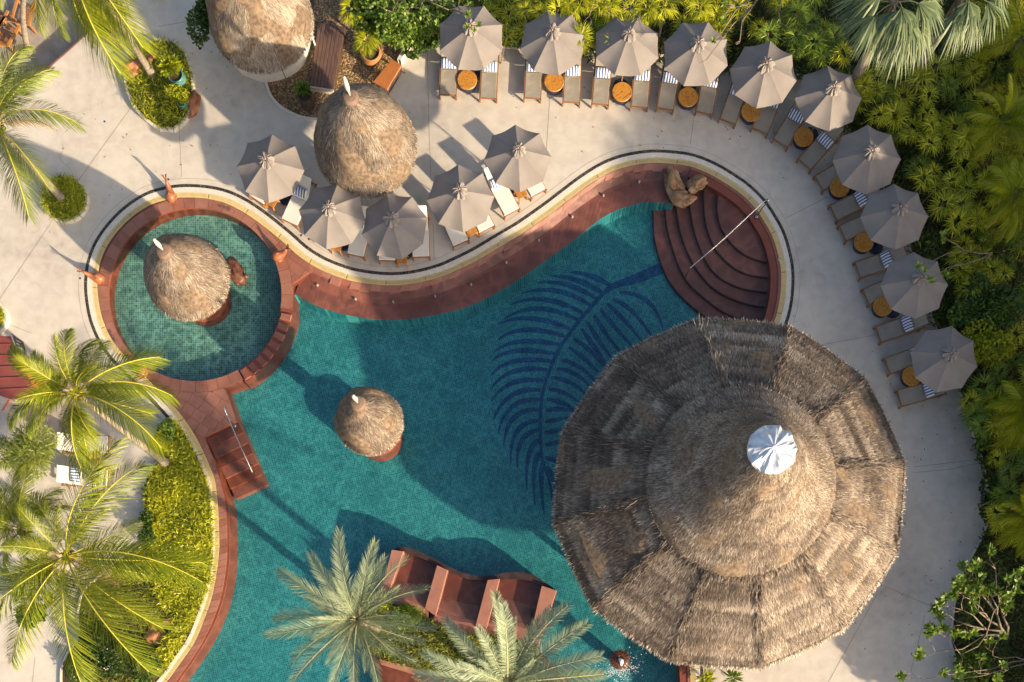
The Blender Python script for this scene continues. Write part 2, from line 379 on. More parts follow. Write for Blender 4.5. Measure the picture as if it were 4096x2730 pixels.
def tiles(name, angle, cols, grout, sz=0.068):
    m, n, l = newmat(name)
    tc = n.new('ShaderNodeTexCoord'); mp = n.new('ShaderNodeMapping'); mp.inputs['Rotation'].default_value = (0, 0, math.radians(angle)); l.new(tc.outputs['Object'], mp.inputs[0])
    mp2 = n.new('ShaderNodeVectorMath'); mp2.operation = 'SCALE'; mp2.inputs['Scale'].default_value = 1 / sz; l.new(mp.outputs[0], mp2.inputs[0])
    fl = n.new('ShaderNodeVectorMath'); fl.operation = 'FLOOR'; l.new(mp2.outputs[0], fl.inputs[0])
    fx = n.new('ShaderNodeVectorMath'); fx.operation = 'FRACTION'; l.new(mp2.outputs[0], fx.inputs[0])
    sx = n.new('ShaderNodeSeparateXYZ'); l.new(fl.outputs[0], sx.inputs[0]); cx = n.new('ShaderNodeCombineXYZ'); l.new(sx.outputs[0], cx.inputs[0]); l.new(sx.outputs[1], cx.inputs[1])
    wn = n.new('ShaderNodeTexWhiteNoise'); wn.noise_dimensions = '2D'; l.new(cx.outputs[0], wn.inputs['Vector'])
    lo = n.new('ShaderNodeTexNoise'); lo.inputs['Scale'].default_value = 0.09; lo.inputs['Detail'].default_value = 4; l.new(cx.outputs[0], lo.inputs['Vector'])
    mx = n.new('ShaderNodeMix'); mx.inputs[0].default_value = 0.45; l.new(wn.outputs['Value'], mx.inputs[2]); l.new(lo.outputs['Fac'], mx.inputs[3])
    r = rampn(n, cols); l.new(mx.outputs[0], r.inputs[0])
    # grout lines
    s2 = n.new('ShaderNodeSeparateXYZ'); l.new(fx.outputs[0], s2.inputs[0])
    def near(o):
        a = n.new('ShaderNodeMath'); a.operation = 'SUBTRACT'; l.new(o, a.inputs[0]); a.inputs[1].default_value = .5
        b = n.new('ShaderNodeMath'); b.operation = 'ABSOLUTE'; l.new(a.outputs[0], b.inputs[0])
        c = n.new('ShaderNodeMath'); c.operation = 'GREATER_THAN'; c.inputs[1].default_value = .44; l.new(b.outputs[0], c.inputs[0]); return c
    a, b = near(s2.outputs[0]), near(s2.outputs[1])
    g = n.new('ShaderNodeMath'); g.operation = 'MAXIMUM'; l.new(a.outputs[0], g.inputs[0]); l.new(b.outputs[0], g.inputs[1])
    mg = n.new('ShaderNodeMix'); mg.data_type = 'RGBA'; l.new(g.outputs[0], mg.inputs[0]); l.new(r.outputs[0], mg.inputs[6]); mg.inputs[7].default_value = (*grout, 1)
    bs = n.new('ShaderNodeBsdfPrincipled'); bs.inputs['Roughness'].default_value = .35; l.new(mg.outputs[2], bs.inputs['Base Color'])
    o = n.new('ShaderNodeOutputMaterial'); l.new(bs.outputs[0], o.inputs[0]); return m
M['tile'] = tiles('pool_mosaic', 11, [(.10, (.003, .04, .075)), (.20, (.006, .09, .135)), (.42, (.010, .14, .18)), (.60, (.018, .19, .215)), (.85, (.045, .29, .28))], (.09, .42, .40), sz=.076)
M['tile2'] = tiles('round_pool_mosaic', 1, [(.10, (.015, .09, .11)), (.20, (.05, .19, .20)), (.45, (.09, .28, .26)), (.62, (.13, .36, .31)), (.85, (.20, .46, .36))], (.34, .58, .45), sz=.095)
M['blue'] = tiles('blue_mosaic', 11, [(.15, (.002, .022, .075)), (.4, (.002, .045, .135)), (.6, (.003, .085, .20)), (.85, (.01, .15, .29))], (.006, .11, .21), sz=0.06)

def water(name, tint, rscale, bumpd, amp):
    m, n, l = newmat(name)
    tc = n.new('ShaderNodeTexCoord')
    nz = n.new('ShaderNodeTexNoise'); nz.inputs['Scale'].default_value = rscale; nz.inputs['Detail'].default_value = 3; nz.inputs['Distortion'].default_value = 1.2; l.new(tc.outputs['Object'], nz.inputs['Vector'])
    bp = n.new('ShaderNodeBump'); bp.inputs['Strength'].default_value = 0.6; bp.inputs['Distance'].default_value = bumpd; l.new(nz.outputs['Fac'], bp.inputs['Height'])
    # bright caustic lines painted into the sheet's transparency colour by a Voronoi pattern
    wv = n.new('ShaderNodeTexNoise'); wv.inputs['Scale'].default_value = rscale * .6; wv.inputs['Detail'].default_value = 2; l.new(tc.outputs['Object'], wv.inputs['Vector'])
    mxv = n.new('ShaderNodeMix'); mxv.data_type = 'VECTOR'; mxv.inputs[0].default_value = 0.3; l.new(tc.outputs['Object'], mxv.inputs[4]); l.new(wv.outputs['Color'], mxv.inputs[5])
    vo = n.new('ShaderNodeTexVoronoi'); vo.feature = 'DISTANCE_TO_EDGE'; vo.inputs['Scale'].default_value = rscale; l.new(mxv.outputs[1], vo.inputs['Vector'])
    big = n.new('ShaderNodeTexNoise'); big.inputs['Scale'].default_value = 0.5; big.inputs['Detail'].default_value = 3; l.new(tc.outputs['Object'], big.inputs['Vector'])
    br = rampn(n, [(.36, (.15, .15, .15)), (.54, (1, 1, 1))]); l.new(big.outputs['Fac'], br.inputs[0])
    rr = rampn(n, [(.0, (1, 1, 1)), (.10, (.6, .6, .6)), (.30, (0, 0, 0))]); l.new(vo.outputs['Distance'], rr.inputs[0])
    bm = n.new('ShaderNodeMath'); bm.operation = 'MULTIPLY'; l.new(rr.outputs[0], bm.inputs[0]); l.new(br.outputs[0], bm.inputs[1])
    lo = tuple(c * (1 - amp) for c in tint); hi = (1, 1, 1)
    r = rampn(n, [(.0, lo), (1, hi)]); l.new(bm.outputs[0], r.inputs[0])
    tr = n.new('ShaderNodeBsdfTransparent'); l.new(r.outputs[0], tr.inputs[0])
    gl = n.new('ShaderNodeBsdfGlossy'); gl.inputs['Roughness'].default_value = .03; l.new(bp.outputs[0], gl.inputs['Normal'])
    lw = n.new('ShaderNodeLayerWeight'); lw.inputs['Blend'].default_value = .5; l.new(bp.outputs[0], lw.inputs['Normal'])
    p5 = n.new('ShaderNodeMath'); p5.operation = 'POWER'; p5.inputs[1].default_value = 5; l.new(lw.outputs['Facing'], p5.inputs[0])
    fr = n.new('ShaderNodeMath'); fr.operation = 'MULTIPLY_ADD'; l.new(p5.outputs[0], fr.inputs[0]); fr.inputs[1].default_value = .98; fr.inputs[2].default_value = .02
    ms = n.new('ShaderNodeMixShader'); l.new(fr.outputs[0], ms.inputs[0]); l.new(tr.outputs[0], ms.inputs[1]); l.new(gl.outputs[0], ms.inputs[2])
    o = n.new('ShaderNodeOutputMaterial'); l.new(ms.outputs[0], o.inputs[0]); return m
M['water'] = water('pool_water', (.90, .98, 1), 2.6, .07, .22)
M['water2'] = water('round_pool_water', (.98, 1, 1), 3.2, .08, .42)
def woodtop():
    m, n, l = newmat('slice_wood_top')
    tc = n.new('ShaderNodeTexCoord'); oi = n.new('ShaderNodeObjectInfo')
    ad = n.new('ShaderNodeVectorMath'); ad.operation = 'ADD'; l.new(tc.outputs['Object'], ad.inputs[0]); l.new(oi.outputs['Location'], ad.inputs[1])
    mp = n.new('ShaderNodeMapping'); mp.inputs['Scale'].default_value = (1, 3.5, 1); mp.inputs['Rotation'].default_value = (0, 0, .4); l.new(ad.outputs[0], mp.inputs[0])
    no = n.new('ShaderNodeTexNoise'); no.inputs['Scale'].default_value = 3.2; no.inputs['Detail'].default_value = 7; no.inputs['Distortion'].default_value = 2.5; l.new(mp.outputs[0], no.inputs['Vector'])
    r = rampn(n, [(.3, (.22, .075, .012)), (.48, (.46, .20, .035)), (.7, (.58, .28, .055))]); l.new(no.outputs['Fac'], r.inputs[0])
    b = n.new('ShaderNodeBsdfPrincipled'); b.inputs['Roughness'].default_value = .4; l.new(r.outputs[0], b.inputs['Base Color'])
    o = n.new('ShaderNodeOutputMaterial'); l.new(b.outputs[0], o.inputs[0]); return m
M['woodtop'] = woodtop()

def sheet(name, polys, zz, m, parent=None, eps=1e-5, zf=None, grid=None):
    """flat sheet: first polygon outer, others are holes"""
    vs, es = [], []
    for p in polys:
        b = len(vs); n = len(p)
        vs += [Vector((q[0], q[1])) for q in p]; es += [(b + i, b + (i + 1) % n) for i in range(n)]
    if grid:
        g, allow = grid; xs = [v.x for v in vs]; ys = [v.y for v in vs]
        x = min(xs)
        while x < max(xs):
            y = min(ys)
            while y < max(ys):
                if inside((x, y), polys[0]): vs.append(Vector((x, y)))
                y += g
            x += g
    r = delaunay_2d_cdt(vs, es, [], 1, eps)
    me = bpy.data.meshes.new(name); keep = []
    for f in r[2]:
        c = sum((r[0][i] for i in f), Vector((0, 0))) / len(f)
        if inside(c, polys[0]) and not any(inside(c, h_) for h_ in polys[1:]): keep.append(f)
    me.from_pydata([(v.x, v.y, zf(v.x, v.y) if zf else zz) for v in r[0]], [], keep); me.materials.append(m); me.update()
    if me.polygons and me.polygons[0].normal.z < 0: me.flip_normals()
    return link(name, me, parent)
def wall_strip(name, pts, z0, z1, m, parent=None, closed=False, dark=None):
    mb = MB(); n = len(pts)
    vs = [(p[0], p[1], z0) for p in pts] + [(p[0], p[1], z1) for p in pts]
    fs = [(i, (i + 1) % n, n + (i + 1) % n, n + i) for i in range(n if closed else n - 1)]
    mb.add(vs, fs); return mb.build(name, m, parent)
def ribbon(mb, A, B, zz, closed=False):
    n = len(A)
    vs = [(*a, zz) for a in A] + [(*b, zz) for b in B]
    fs = [(i, (i + 1) % n, n + (i + 1) % n, n + i) for i in range(n if closed else n - 1)]
    return mb.add(vs, fs)
def band(mb, A, B, z0, z1, closed=False):
    """solid band between two matched curves with vertical sides"""
    n = len(A)
    vs = [(*a, z1) for a in A] + [(*b, z1) for b in B] + [(*a, z0) for a in A] + [(*b, z0) for b in B]
    fs = []
    for i in range(n if closed else n - 1):
        j = (i + 1) % n
        fs += [(i, j, n + j, n + i), (2 * n + i, 2 * n + j, j, i), (n + i, n + j, 3 * n + j, 3 * n + i)]
    return mb.add(vs, fs)

# ================================================================== THE SETTING
WZ = -0.12                                           # water level
Csrc = [(671,2726),(730,2644),(781,2568),(821,2471),(849,2389),(867,2297),(877,2216),(878,2134),(873,2032),(862,1930),(839,1866),(806,1790),(765,1718),(714,1647),
 (658,1586),(602,1528),(556,1480),(488,1412),(444,1352),(421,1305),(403,1251),(390,1159),(395,1078),(413,1016),(444,960),(490,904),(541,858),(602,820),(658,802),(714,792),(776,791),
 (837,797),(898,812),(954,838),(1010,873),(1071,919),(1133,970),(1168,1002),(1204,1032),(1255,1065),(1306,1090),(1383,1118),(1459,1134),(1561,1143),(1663,1134),(1765,1108),
 (1842,1075),(1918,1037),(2020,976),(2097,930),(2200,858),(2276,800),(2357,740),(2434,694),(2510,667),(2602,653),(2689,656),(2765,668),(2842,699),(2918,744),(2969,781),
 (3020,832),(3062,895),(3089,945),(3109,1006),(3123,1078),(3124,1140),(3117,1210),(3098,1282),(3050,1400),(2960,1600),(2880,1850),(2800,2150),(2765,2400),(2759,2629),
 (2758,2850),(2700,3100),(2400,3300),(1500,3350),(800,3250),(540,3000),(590,2830)]
C = catmull([P2(p) for p in Csrc], True, 0.16)
def near(pts, p):
    q = Vector(P2(p)); return min(range(len(pts)), key=lambda i: (pts[i] - q).length)
def sub(pts, a, b):
    i, j = near(pts, a), near(pts, b)
    return pts[i:j + 1] if i <= j else pts[i:] + pts[:j + 1]
RC = Vector(P2((779, 1178))); RR = 346 / 95
circ = lambda r, a0=0, a1=360, n=96: [RC + Vector((math.cos(math.radians(a0 + (a1 - a0) * i / n)), math.sin(math.radians(a0 + (a1 - a0) * i / n)))) * r for i in range(n + (0 if abs(a1 - a0) == 360 else 1))]

# ground far around, lower than the terrace
hole = offset(C, 0.4, True)[::4]
R_ = 900
sheet('ground', [[(-R_, -R_), (R_, -R_), (R_, R_), (-R_, R_)], hole], -0.55, M['sand'])['kind'] = 'structure'
# terrace of pale concrete
pave_src = [(375,-2000),(375,108),(272,200),(110,340),(-2500,2595),(-2500,5600),(6600,5600),(6600,-2000)]
pave_out = [P2(p) for p in pave_src]
C565 = offset(C, 0.565, True)
pavement = sheet('pavement', [pave_out, C565], 0.0, M['pave']); pavement['kind'] = 'structure'
pk = wall_strip('kerb_face', pave_out[0:5], -0.55, 0.0, M['kerb'], pavement)
mb = MB(); a = [Vector(p) for p in pave_out[0:5]]; ribbon(mb, a, offset(a, 0.07), 0.006); mb.build('edge_strip', M['terra'], pavement)
joints = [[(0,1195),(199,899),(330,700)], [(316,719),(526,429)], [(418,158),(505,230)], [(717,520),(727,709)], [(633,107),(781,82)], [(1709,184),(1715,480),(1724,730)], [(2199,388),(2186,602)],
 [(2776,469),(2760,582)], [(3145,873),(3313,787)], [(3293,1379),(3507,1340)], [(3655,1869),(3936,1836)], [(3533,2343),(3767,2445),(3900,2500)], [(3507,2379),(3313,2730),(3200,2930)],
 [(1732,894),(1737,1040)], [(140,2629),(130,2730),(120,2900)], [(587,1610),(658,1693)], [(40,1300),(130,1335)], [(330,470),(260,530)], [(3700,2460),(3640,2700)], [(3650,1892),(3800,1878),(3930,1850)]]
for j in joints:
    a = catmull([P2(p) for p in j], False, 1.0); mb = MB(); ribbon(mb, offset(a, 0.011), offset(a, -0.011), 0.004); mb.build('expansion_joint', M['joint'], pavement)
Ctop = sub(C, (700, 1640), (3090, 1320))
mb = MB(); ribbon(mb, offset(Ctop, 0.80), offset(Ctop, 0.785), 0.004); mb.build('expansion_joint', M['joint'], pavement)
for px_, py_ in (z('A', 1320, 1408), z('E', 628, 812), z('F', 400, 475), z('F', 463, 505), z('H', 425, 1335 - 1372 + 700), z('H', 540, 1108), z('A', 820, 955)):
    q = P((px_, py_), 0); MB().lathe([(.05, .003), (.045, .007), (.02, .008)], 14, (q.x, q.y, 0)).build('drain_cover', M['steel'], pavement)
# hairline crack
mb = MB(); a = catmull([P2(p) for p in zs('A', (490,1125), (497,1180), (470,1215), (480,1260), (520,1300), (560,1340), (575,1390))], False, .1); ribbon(mb, offset(a, .007), offset(a, -.007), .005); mb.build('crack', M['joint'], pavement)

# bands that ring the pool
Cl = sub(C, (540, 3000), (700, 1690))                       # beside the planted bed
Cfull = sub(C, (540, 3000), (2758, 2850))
mb = MB(); band(mb, offset(Cfull, 0.0), offset(Cfull, 0.225), -0.15, -0.035); tag(mb.build('grating_channel', M['gratedark']), kind='structure')
mb = MB(); L = plen(Cfull); gr = resample(Cfull, int(L / 0.046)); go = offset(gr, 0.222); gi = offset(gr, 0.006)
for i in range(len(gr) - 1):
    if i % 37 == 36: continue
    a0, a1 = gi[i], gi[i].lerp(gi[i + 1], .56); b0, b1 = go[i], go[i].lerp(go[i + 1], .56)
    vs = [(*a0, 0), (*a1, 0), (*b1, 0), (*b0, 0), (*a0, -.03), (*a1, -.03), (*b1, -.03), (*b0, -.03)]
    mb.add(vs, [(0, 1, 2, 3), (1, 5, 6, 2), (4, 0, 3, 7)])
for e in (0.03, 0.185):
    ribbon(mb, offset(gr, e), offset(gr, e + .02), -0.012)
tag(mb.build('overflow_grating', M['grate']), 'long yellow slatted overflow grating running round the pool rim', 'grating', kind='stuff')
Cb = sub(C, (700, 1690), (2758, 2850))
mb = MB(); band(mb, offset(Cb, 0.225), offset(Cb, 0.43), -0.1, 0.006); tag(mb.build('pool_rim', M['kerb']), kind='structure')
mb = MB(); band(mb, offset(Cl, 0.225), offset(Cl, 0.34), -0.1, 0.03); tag(mb.build('pool_rim', M['kerb']), kind='structure')
mb = MB(); ribbon(mb, offset(Cb, 0.43), offset(Cb, 0.565), -0.02); tag(mb.build('pebble_channel', M['pebblebed']), kind='structure')
rng = np.random.default_rng(5)
def pebbles(name, pos, r, m, zc, label, cat, rng):
    """many flattened low stones as one mesh"""
    n = len(pos)
    base = np.array([(1, 0, 0), (.5, .87, 0), (-.5, .87, 0), (-1, 0, 0), (-.5, -.87, 0), (.5, -.87, 0), (0, 0, .62)])
    tri = np.array([(0, 1, 6), (1, 2, 6), (2, 3, 6), (3, 4, 6), (4, 5, 6), (5, 0, 6)])
    a = rng.random(n) * 6.283; ca, sa = np.cos(a), np.sin(a); sx = r * rng.uniform(.8, 1.5, n); sy = r * rng.uniform(.55, 1.0, n)
    v = np.empty((n, 7, 3)); bx = base[:, 0][None] * sx[:, None]; by = base[:, 1][None] * sy[:, None]
    v[:, :, 0] = bx * ca[:, None] - by * sa[:, None] + pos[:, 0][:, None]; v[:, :, 1] = bx * sa[:, None] + by * ca[:, None] + pos[:, 1][:, None]
    v[:, :, 2] = base[:, 2][None] * (sy * 1.0)[:, None] + zc + rng.uniform(-.006, .012, n)[:, None]
    v[:, 6, :2] += rng.normal(size=(n, 2)) * r * .25
    t = (np.arange(n) * 7)[:, None, None] + tri[None]
    me = fast_mesh(name, v.reshape(-1, 3), np.zeros((0, 4), int), t.reshape(-1, 3), m, rnd=np.repeat(rng.random(n), 7))
    return tag(link(name, me), label, cat, kind='stuff')
Lb = plen(Cb); cc = resample(Cb, int(Lb / 0.02)); nn = 9000
idx = rng.integers(1, len(cc) - 1, nn); offv = rng.uniform(.445, .552, nn); pp = np.empty((nn, 2))
for k in range(nn):
    i = idx[k]; t = (cc[i + 1] - cc[i - 1]).normalized(); q = cc[i] + Vector((-t.y, t.x)) * offv[k]; pp[k] = q
pebbles('drain_pebbles', pp, .021, M['pebble'], -.014, 'black pebbles packed in the drain channel along the pool rim', 'pebbles', rng)

# pool floors and water
sheet('pool_floor', [C[::2], circ(RR + .25)], -1.15, M['tile'])['kind'] = 'structure'
sheet('round_pool_floor', [circ(RR + .1)], -0.62, M['tile2'])['kind'] = 'structure'
wall_strip('pool_wall', C, -1.15, -0.03, M['tile'], closed=True)['kind'] = 'structure'
wall_strip('round_pool_wall', circ(RR + 0.002), -0.62, -0.16, M['tile2'], closed=True)['kind'] = 'structure'
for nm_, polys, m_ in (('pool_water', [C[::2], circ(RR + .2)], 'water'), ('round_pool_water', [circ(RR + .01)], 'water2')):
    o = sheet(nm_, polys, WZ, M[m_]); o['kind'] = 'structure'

# terracotta deck around the round pool and between both pools
A0, A1 = -8.7, -60.4
deck_left_end = (839, 1866)
Cring = list(reversed(sub(C, deck_left_end, (1235, 1052))))
tail = [Vector(P2(p)) for p in [(867,1861),(837,1800),(819,1749),(949,1685),(944,1683),(918,1606),(895,1545),(966,1521)]]
arc_in = circ(RR, A1, A0 - 360 + 0, 84)     # long way round
outer_r = [Vector(P2(p)) for p in [(1171,1238),(1168,1210),(1170,1165),(1173,1134),(1240,1088)]]
Dpoly = Cring + tail + arc_in + outer_r
deck = sheet('terrace_deck', [Dpoly], -0.03, M['terrawet']); deck['kind'] = 'structure'
mb = MB(); vs = Dpoly; n = len(vs)
mb.add([(*p, -1.15) for p in vs] + [(*p, -0.03) for p in vs], [(i, (i + 1) % n, n + (i + 1) % n, n + i) for i in range(len(Cring) - 1, n)])
mb.build('deck_wall', M['terrawet'], deck)
if area(Dpoly) < 0: Dp = list(reversed(Dpoly))
else: Dp = Dpoly
rnd = random.Random(3)
def stone(poly, z0, z1, m, parent, name='coping_stone', gap=.010):
    if len(poly) < 3 or abs(area(poly)) < .012: return
    if area(poly) < 0: poly = list(reversed(poly))
    c = sum(poly, Vector((0, 0))) / len(poly)
    q = []
    for p in poly:
        d = p - c; q.append(c + d * max(0, 1 - gap / max(d.length, .05)) if d.length > 0 else p)
    qq = [q[0]]
    for p in q[1:]:
        if (p - qq[-1]).length > .004: qq.append(p)
    if len(qq) < 3: return
    MB().prism(qq, z0, z1 + rnd.uniform(-.003, .003)).build(name, m, parent)
RW = 4.13
a = A1
while a > A0 - 360 + .1:
    st = rnd.uniform(6.5, 9.5); b = max(a - st, A0 - 360)
    if b - (A0 - 360) < 3: b = A0 - 360
    c0, c1 = math.radians(a), math.radians(b)
    mid = (c0 + c1) / 2
    Uv = lambda t, r: RC + Vector((math.cos(t), math.sin(t))) * r
    # wedge, counter-clockwise, radial band
    band_poly = [Uv(c1, RR), Uv(mid, RR), Uv(c0, RR), Uv(c0, RW), Uv(mid, RW), Uv(c1, RW)]
    cell = [Uv(c1, RR * .93), Uv(c1, RW * 1.1), Uv(c0, RW * 1.1), Uv(c0, RR * .93)]
    if area(cell) < 0: cell.reverse()
    cut = []
    # trim the wedge by the pool curve: keep corners inside it
    poly = [p if inside(p, C) else p for p in band_poly]
    rr = []
    for p in poly:
        d = (p - RC); r0 = d.length
        while not inside(RC + d, C) and d.length > RR: d = d * .995
        rr.append(RC + d)
    stone(rr, -.028, -.012, M['terra2'] if rnd.random() < .5 else M['terra'], deck)
    a = b
# flagstones on the two wider parts of the deck
def flags(region, ang, sx, sy, parent, ms, z0=-.028, z1=-.012):
    if area(region) < 0: region = list(reversed(region))
    ca, sa = math.cos(ang), math.sin(ang); ux, uy = Vector((ca, sa)), Vector((-sa, ca))
    us = [p.dot(ux) for p in region]; vs = [p.dot(uy) for p in region]
    v = min(vs); row = 0
    while v < max(vs):
        u = min(us) - (row % 2) * sx * .5
        while u < max(us):
            w_ = sx * rnd.uniform(.8, 1.2)
            cell = [ux * (u + i) + uy * (v + j) for i, j in ((0, 0), (w_, 0), (w_, sy), (0, sy))]
            stone(clip(region, cell), z0, z1, rnd.choice(ms), parent, 'flagstone'); u += w_
        v += sy; row += 1
far = lambda p: (p - RC).length > RW + .004
Ca = [p for p in sub(C, (1000, 865), (1235, 1052)) if far(p)]
ang0 = math.degrees(math.atan2(Ca[0].y - RC.y, Ca[0].x - RC.x))
reg1 = Ca + [outer_r[4], outer_r[3], outer_r[2], outer_r[1]] + circ(RW, A0, ang0, 20)
flags(reg1, -.65, .62, .42, deck, [M['terra'], M['terra2']])
Cb2 = [p for p in sub(C, deck_left_end, (470, 1390)) if far(p)]
ang1 = math.degrees(math.atan2(Cb2[-1].y - RC.y, Cb2[-1].x - RC.x)) 
if ang1 > 0: ang1 -= 360
reg2 = Cb2 + circ(RW, ang1, A1, 24) + [tail[6], tail[5], tail[4], tail[3], tail[2], tail[1], tail[0]]
flags(reg2, -.55, .6, .45, deck, [M['terra'], M['terra2']])
# weir between the pools: wet sill with raised blocks
weir = thing('weir', 'curved wet stone weir with square blocks between round pool and main pool', 'weir', (RC.x, RC.y, 0))
def arcpts(r, a0, a1, n): return [Vector((math.cos(math.radians(a0 + (a1 - a0) * i / n)), math.sin(math.radians(a0 + (a1 - a0) * i / n)))) * r for i in range(n + 1)]
mb = MB(); band(mb, arcpts(RR, A0, A1, 24), arcpts(397 / 95, A0, A1, 24), -1.15, -.115); mb.build('sill', M['terrawet'], weir)
for k in range(8):
    a0 = A0 - 3.0 - k * 6.25; a1 = a0 - 4.1
    MB().prism(arcpts(RR + .07, a0, a1, 2) + list(reversed(arcpts(397 / 95 - .02, a0, a1, 2))), -.2, -.03, bevel=.02).build('block', M['step'] if k > 2 else M['terra'], weir)
# strip of coping stones along the left edge of the main pool
Ls = [(867,1861),(898,1963),(911,2020),(917,2134),(916,2236),(908,2313),(893,2389),(862,2481),(816,2573),(765,2654),(714,2726),(650,2850),(610,3000)]
Lin = catmull([P2(p) for p in Ls], False, .2); nL = 46
ins = resample(Lin, nL); Cs = list(reversed(sub(C, (545, 3000), (839, 1866)))); outs = resample(Cs, nL)
mb = MB(); band(mb, outs, ins, -1.15, -.04); strip = mb.build('pool_coping', M['terrawet']); strip['kind'] = 'structure'
for i in range(nL - 1):
    i0, i1 = ins[i].lerp(outs[i], .22), ins[i + 1].lerp(outs[i + 1], .22)
    stone([outs[i], i0, i1, outs[i + 1]], -.038, -.012, rnd.choice([M['terra'], M['terra2']]), strip)

# submerged terracotta ledge along the upper edge, its dry lip sloping out of the water
LIs = [(1168,1172),(1176,1166),(1255,1210),(1357,1243),(1459,1262),(1561,1269),(1663,1261),(1765,1243),(1867,1215),(1969,1169),(2071,1108),(2194,1021),(2306,940),(2388,873),(2459,830),(2536,805),(2600,793),(2700,800)]
LI = resample(catmull([P2(p) for p in LIs], False, .2), 170)
CU = resample(sub(C, (1225, 1046), (2790, 676)), 170)
rows = [0, .05, .10, .16, .22, .29, .38, .5, .75, 1]
mb = MB(); vs = []
for i in range(170):
    for t in rows:
        p = CU[i].lerp(LI[i], t); d = (p - CU[i]).length
        zz = -.03 - .055 * min(d / .12, 1) - .32 * max(0, min((d - .12) / .55, 1)) ** 1.0 * .75
        zz += (.022 * noise.noise(Vector((math.floor(p.x * 2.6 + p.y * .7) * 3.1, 1.7, 0))) + .03 * noise.noise(Vector((p.x * .5, p.y * .5, 3)))) * min(d / .1, 1)
        vs.append((p.x, p.y, zz))
k = len(rows); mb.add(vs, [(i * k + j, i * k + j + 1, (i + 1) * k + j + 1, (i + 1) * k + j) for i in range(169) for j in range(k - 1)])
M['ledge'] = mat('ledge_stone', [(.25, (.19, .055, .038)), (.5, (.25, .082, .055)), (.75, (.30, .11, .08))], scale=1.3, detail=7, rough=.5, big=.5)
ledge = mb.build('pool_ledge', M['ledge']); ledge['kind'] = 'structure'
mb = MB(); mb.add([(p.x, p.y, vs[i * k + k - 1][2]) for i, p in enumerate(LI)] + [(p.x, p.y, -1.15) for p in LI], [(i, i + 1, 171 + i, 170 + i) for i in range(169)]); mb.build('ledge_face', M['tile'], ledge)
for i in range(0, 168, 4):       # slabs proud of the ledge where the lip is dry
    if rnd.random() < .72:
        q = [CU[i].lerp(LI[i], .004), CU[i].lerp(LI[i], .20), CU[i + 4].lerp(LI[i + 4], .20), CU[i + 4].lerp(LI[i + 4], .004)]
        wdt = rnd.uniform(.16, .36); q[1] = CU[i] + (LI[i] - CU[i]).normalized() * wdt; q[2] = CU[i + 4] + (LI[i + 4] - CU[i + 4]).normalized() * wdt
        c = sum(q, Vector((0, 0))) / 4; q = [c + (p - c) * .985 for p in q]
        zt = -.024; zb = WZ + rnd.uniform(.004, .03)
        MB().add([(*q[0], zt), (*q[1], zb), (*q[2], zb), (*q[3], zt), (*q[0], -.3), (*q[1], -.3), (*q[2], -.3), (*q[3], -.3)], [(0, 1, 2, 3), (0, 4, 5, 1), (1, 5, 6, 2), (2, 6, 7, 3), (3, 7, 4, 0)]).build('lip_stone', rnd.choice([M['terra'], M['terra2']]), ledge)
for p in [z('F',527,862), z('F',825,970), z('F',1120,992), z('F',1450,948), z('F',1733,855), z('F',2010,685), z('F',2265,512), z('G',567,325), z('G',811,157), z('G',1092,50)]:
    q = P(p, -.2); MB().lathe([(.045, 0), (.045, .10), (.03, .115)], 12, (q.x, q.y, -.30)).build('drain_cover', M['bird'], ledge)

# fan-shaped steps at the right
Cr = sub(C, (2765, 668), (2758, 2850))
mb = MB(); band(mb, Cr, offset(Cr, -.43), -1.15, -.05)
cop = mb.build('pool_coping', M['terrawet']); cop['kind'] = 'structure'
cro, cri = resample(Cr, 70), resample(offset(Cr, -.43), 70)
for i in range(69):
    i0, i1 = cri[i].lerp(cro[i], .75), cri[i + 1].lerp(cro[i + 1], .75)
    stone([cro[i], cro[i + 1], i1, i0], -.048, -.014, M['terra'], cop)
arcs = [[(2600,740),(2620,800),(2624,904),(2648,1006),(2689,1098),(2765,1185),(2867,1261),(2960,1312),(3110,1390)],
 [z('G',*p) for p in [(1250,60),(1305,190),(1325,360),(1395,600),(1480,780),(1600,900),(1760,1020),(1900,1080),(2090,1110),(2200,1130)]],
 [z('G',*p) for p in [(1370,100),(1398,250),(1430,420),(1500,600),(1585,740),(1700,860),(1850,940),(2000,985),(2115,1000),(2200,1008)]],
 [z('G',*p) for p in [(1480,90),(1502,250),(1530,400),(1580,550),(1650,690),(1750,790),(1900,860),(2050,888),(2125,892),(2220,896)]],
 [z('G',*p) for p in [(1620,10),(1603,120),(1610,300),(1640,440),(1700,570),(1800,680),(1900,745),(2000,775),(2130,792),(2230,800)]],
 [z('G',*p) for p in [(1735,80),(1712,130),(1702,260),(1730,400),(1790,500),(1870,585),(1980,650),(2120,685),(2200,695)]]]
steps = thing('pool_steps', 'wide fan of curved dark red stone steps going down into the pool', 'steps', P(arcs[5][4], 0))
so_ = steps.location.xy
wallc = offset(C, -.25, True)
for k, ar in enumerate(arcs):
    a = catmull([P2(p, -.2) for p in ar], False, .15); top = -1.0 + k * .145
    w0, w1 = min(range(len(wallc)), key=lambda i: (wallc[i] - a[0]).length), min(range(len(wallc)), key=lambda i: (wallc[i] - a[-1]).length)
    poly = [p - so_ for p in a + list(reversed(wallc[w0:w1 + 1]))]
    o = sheet('step', [poly], top, M['step'], steps)
    ar_ = [p - so_ for p in a]; o2 = wall_strip('riser', ar_, top - .5, top, M['stepnose'], o)
    mb = MB(); ribbon(mb, ar_, offset(ar_, .035), top + .004); mb.build('nosing', M['stepnose'], o)

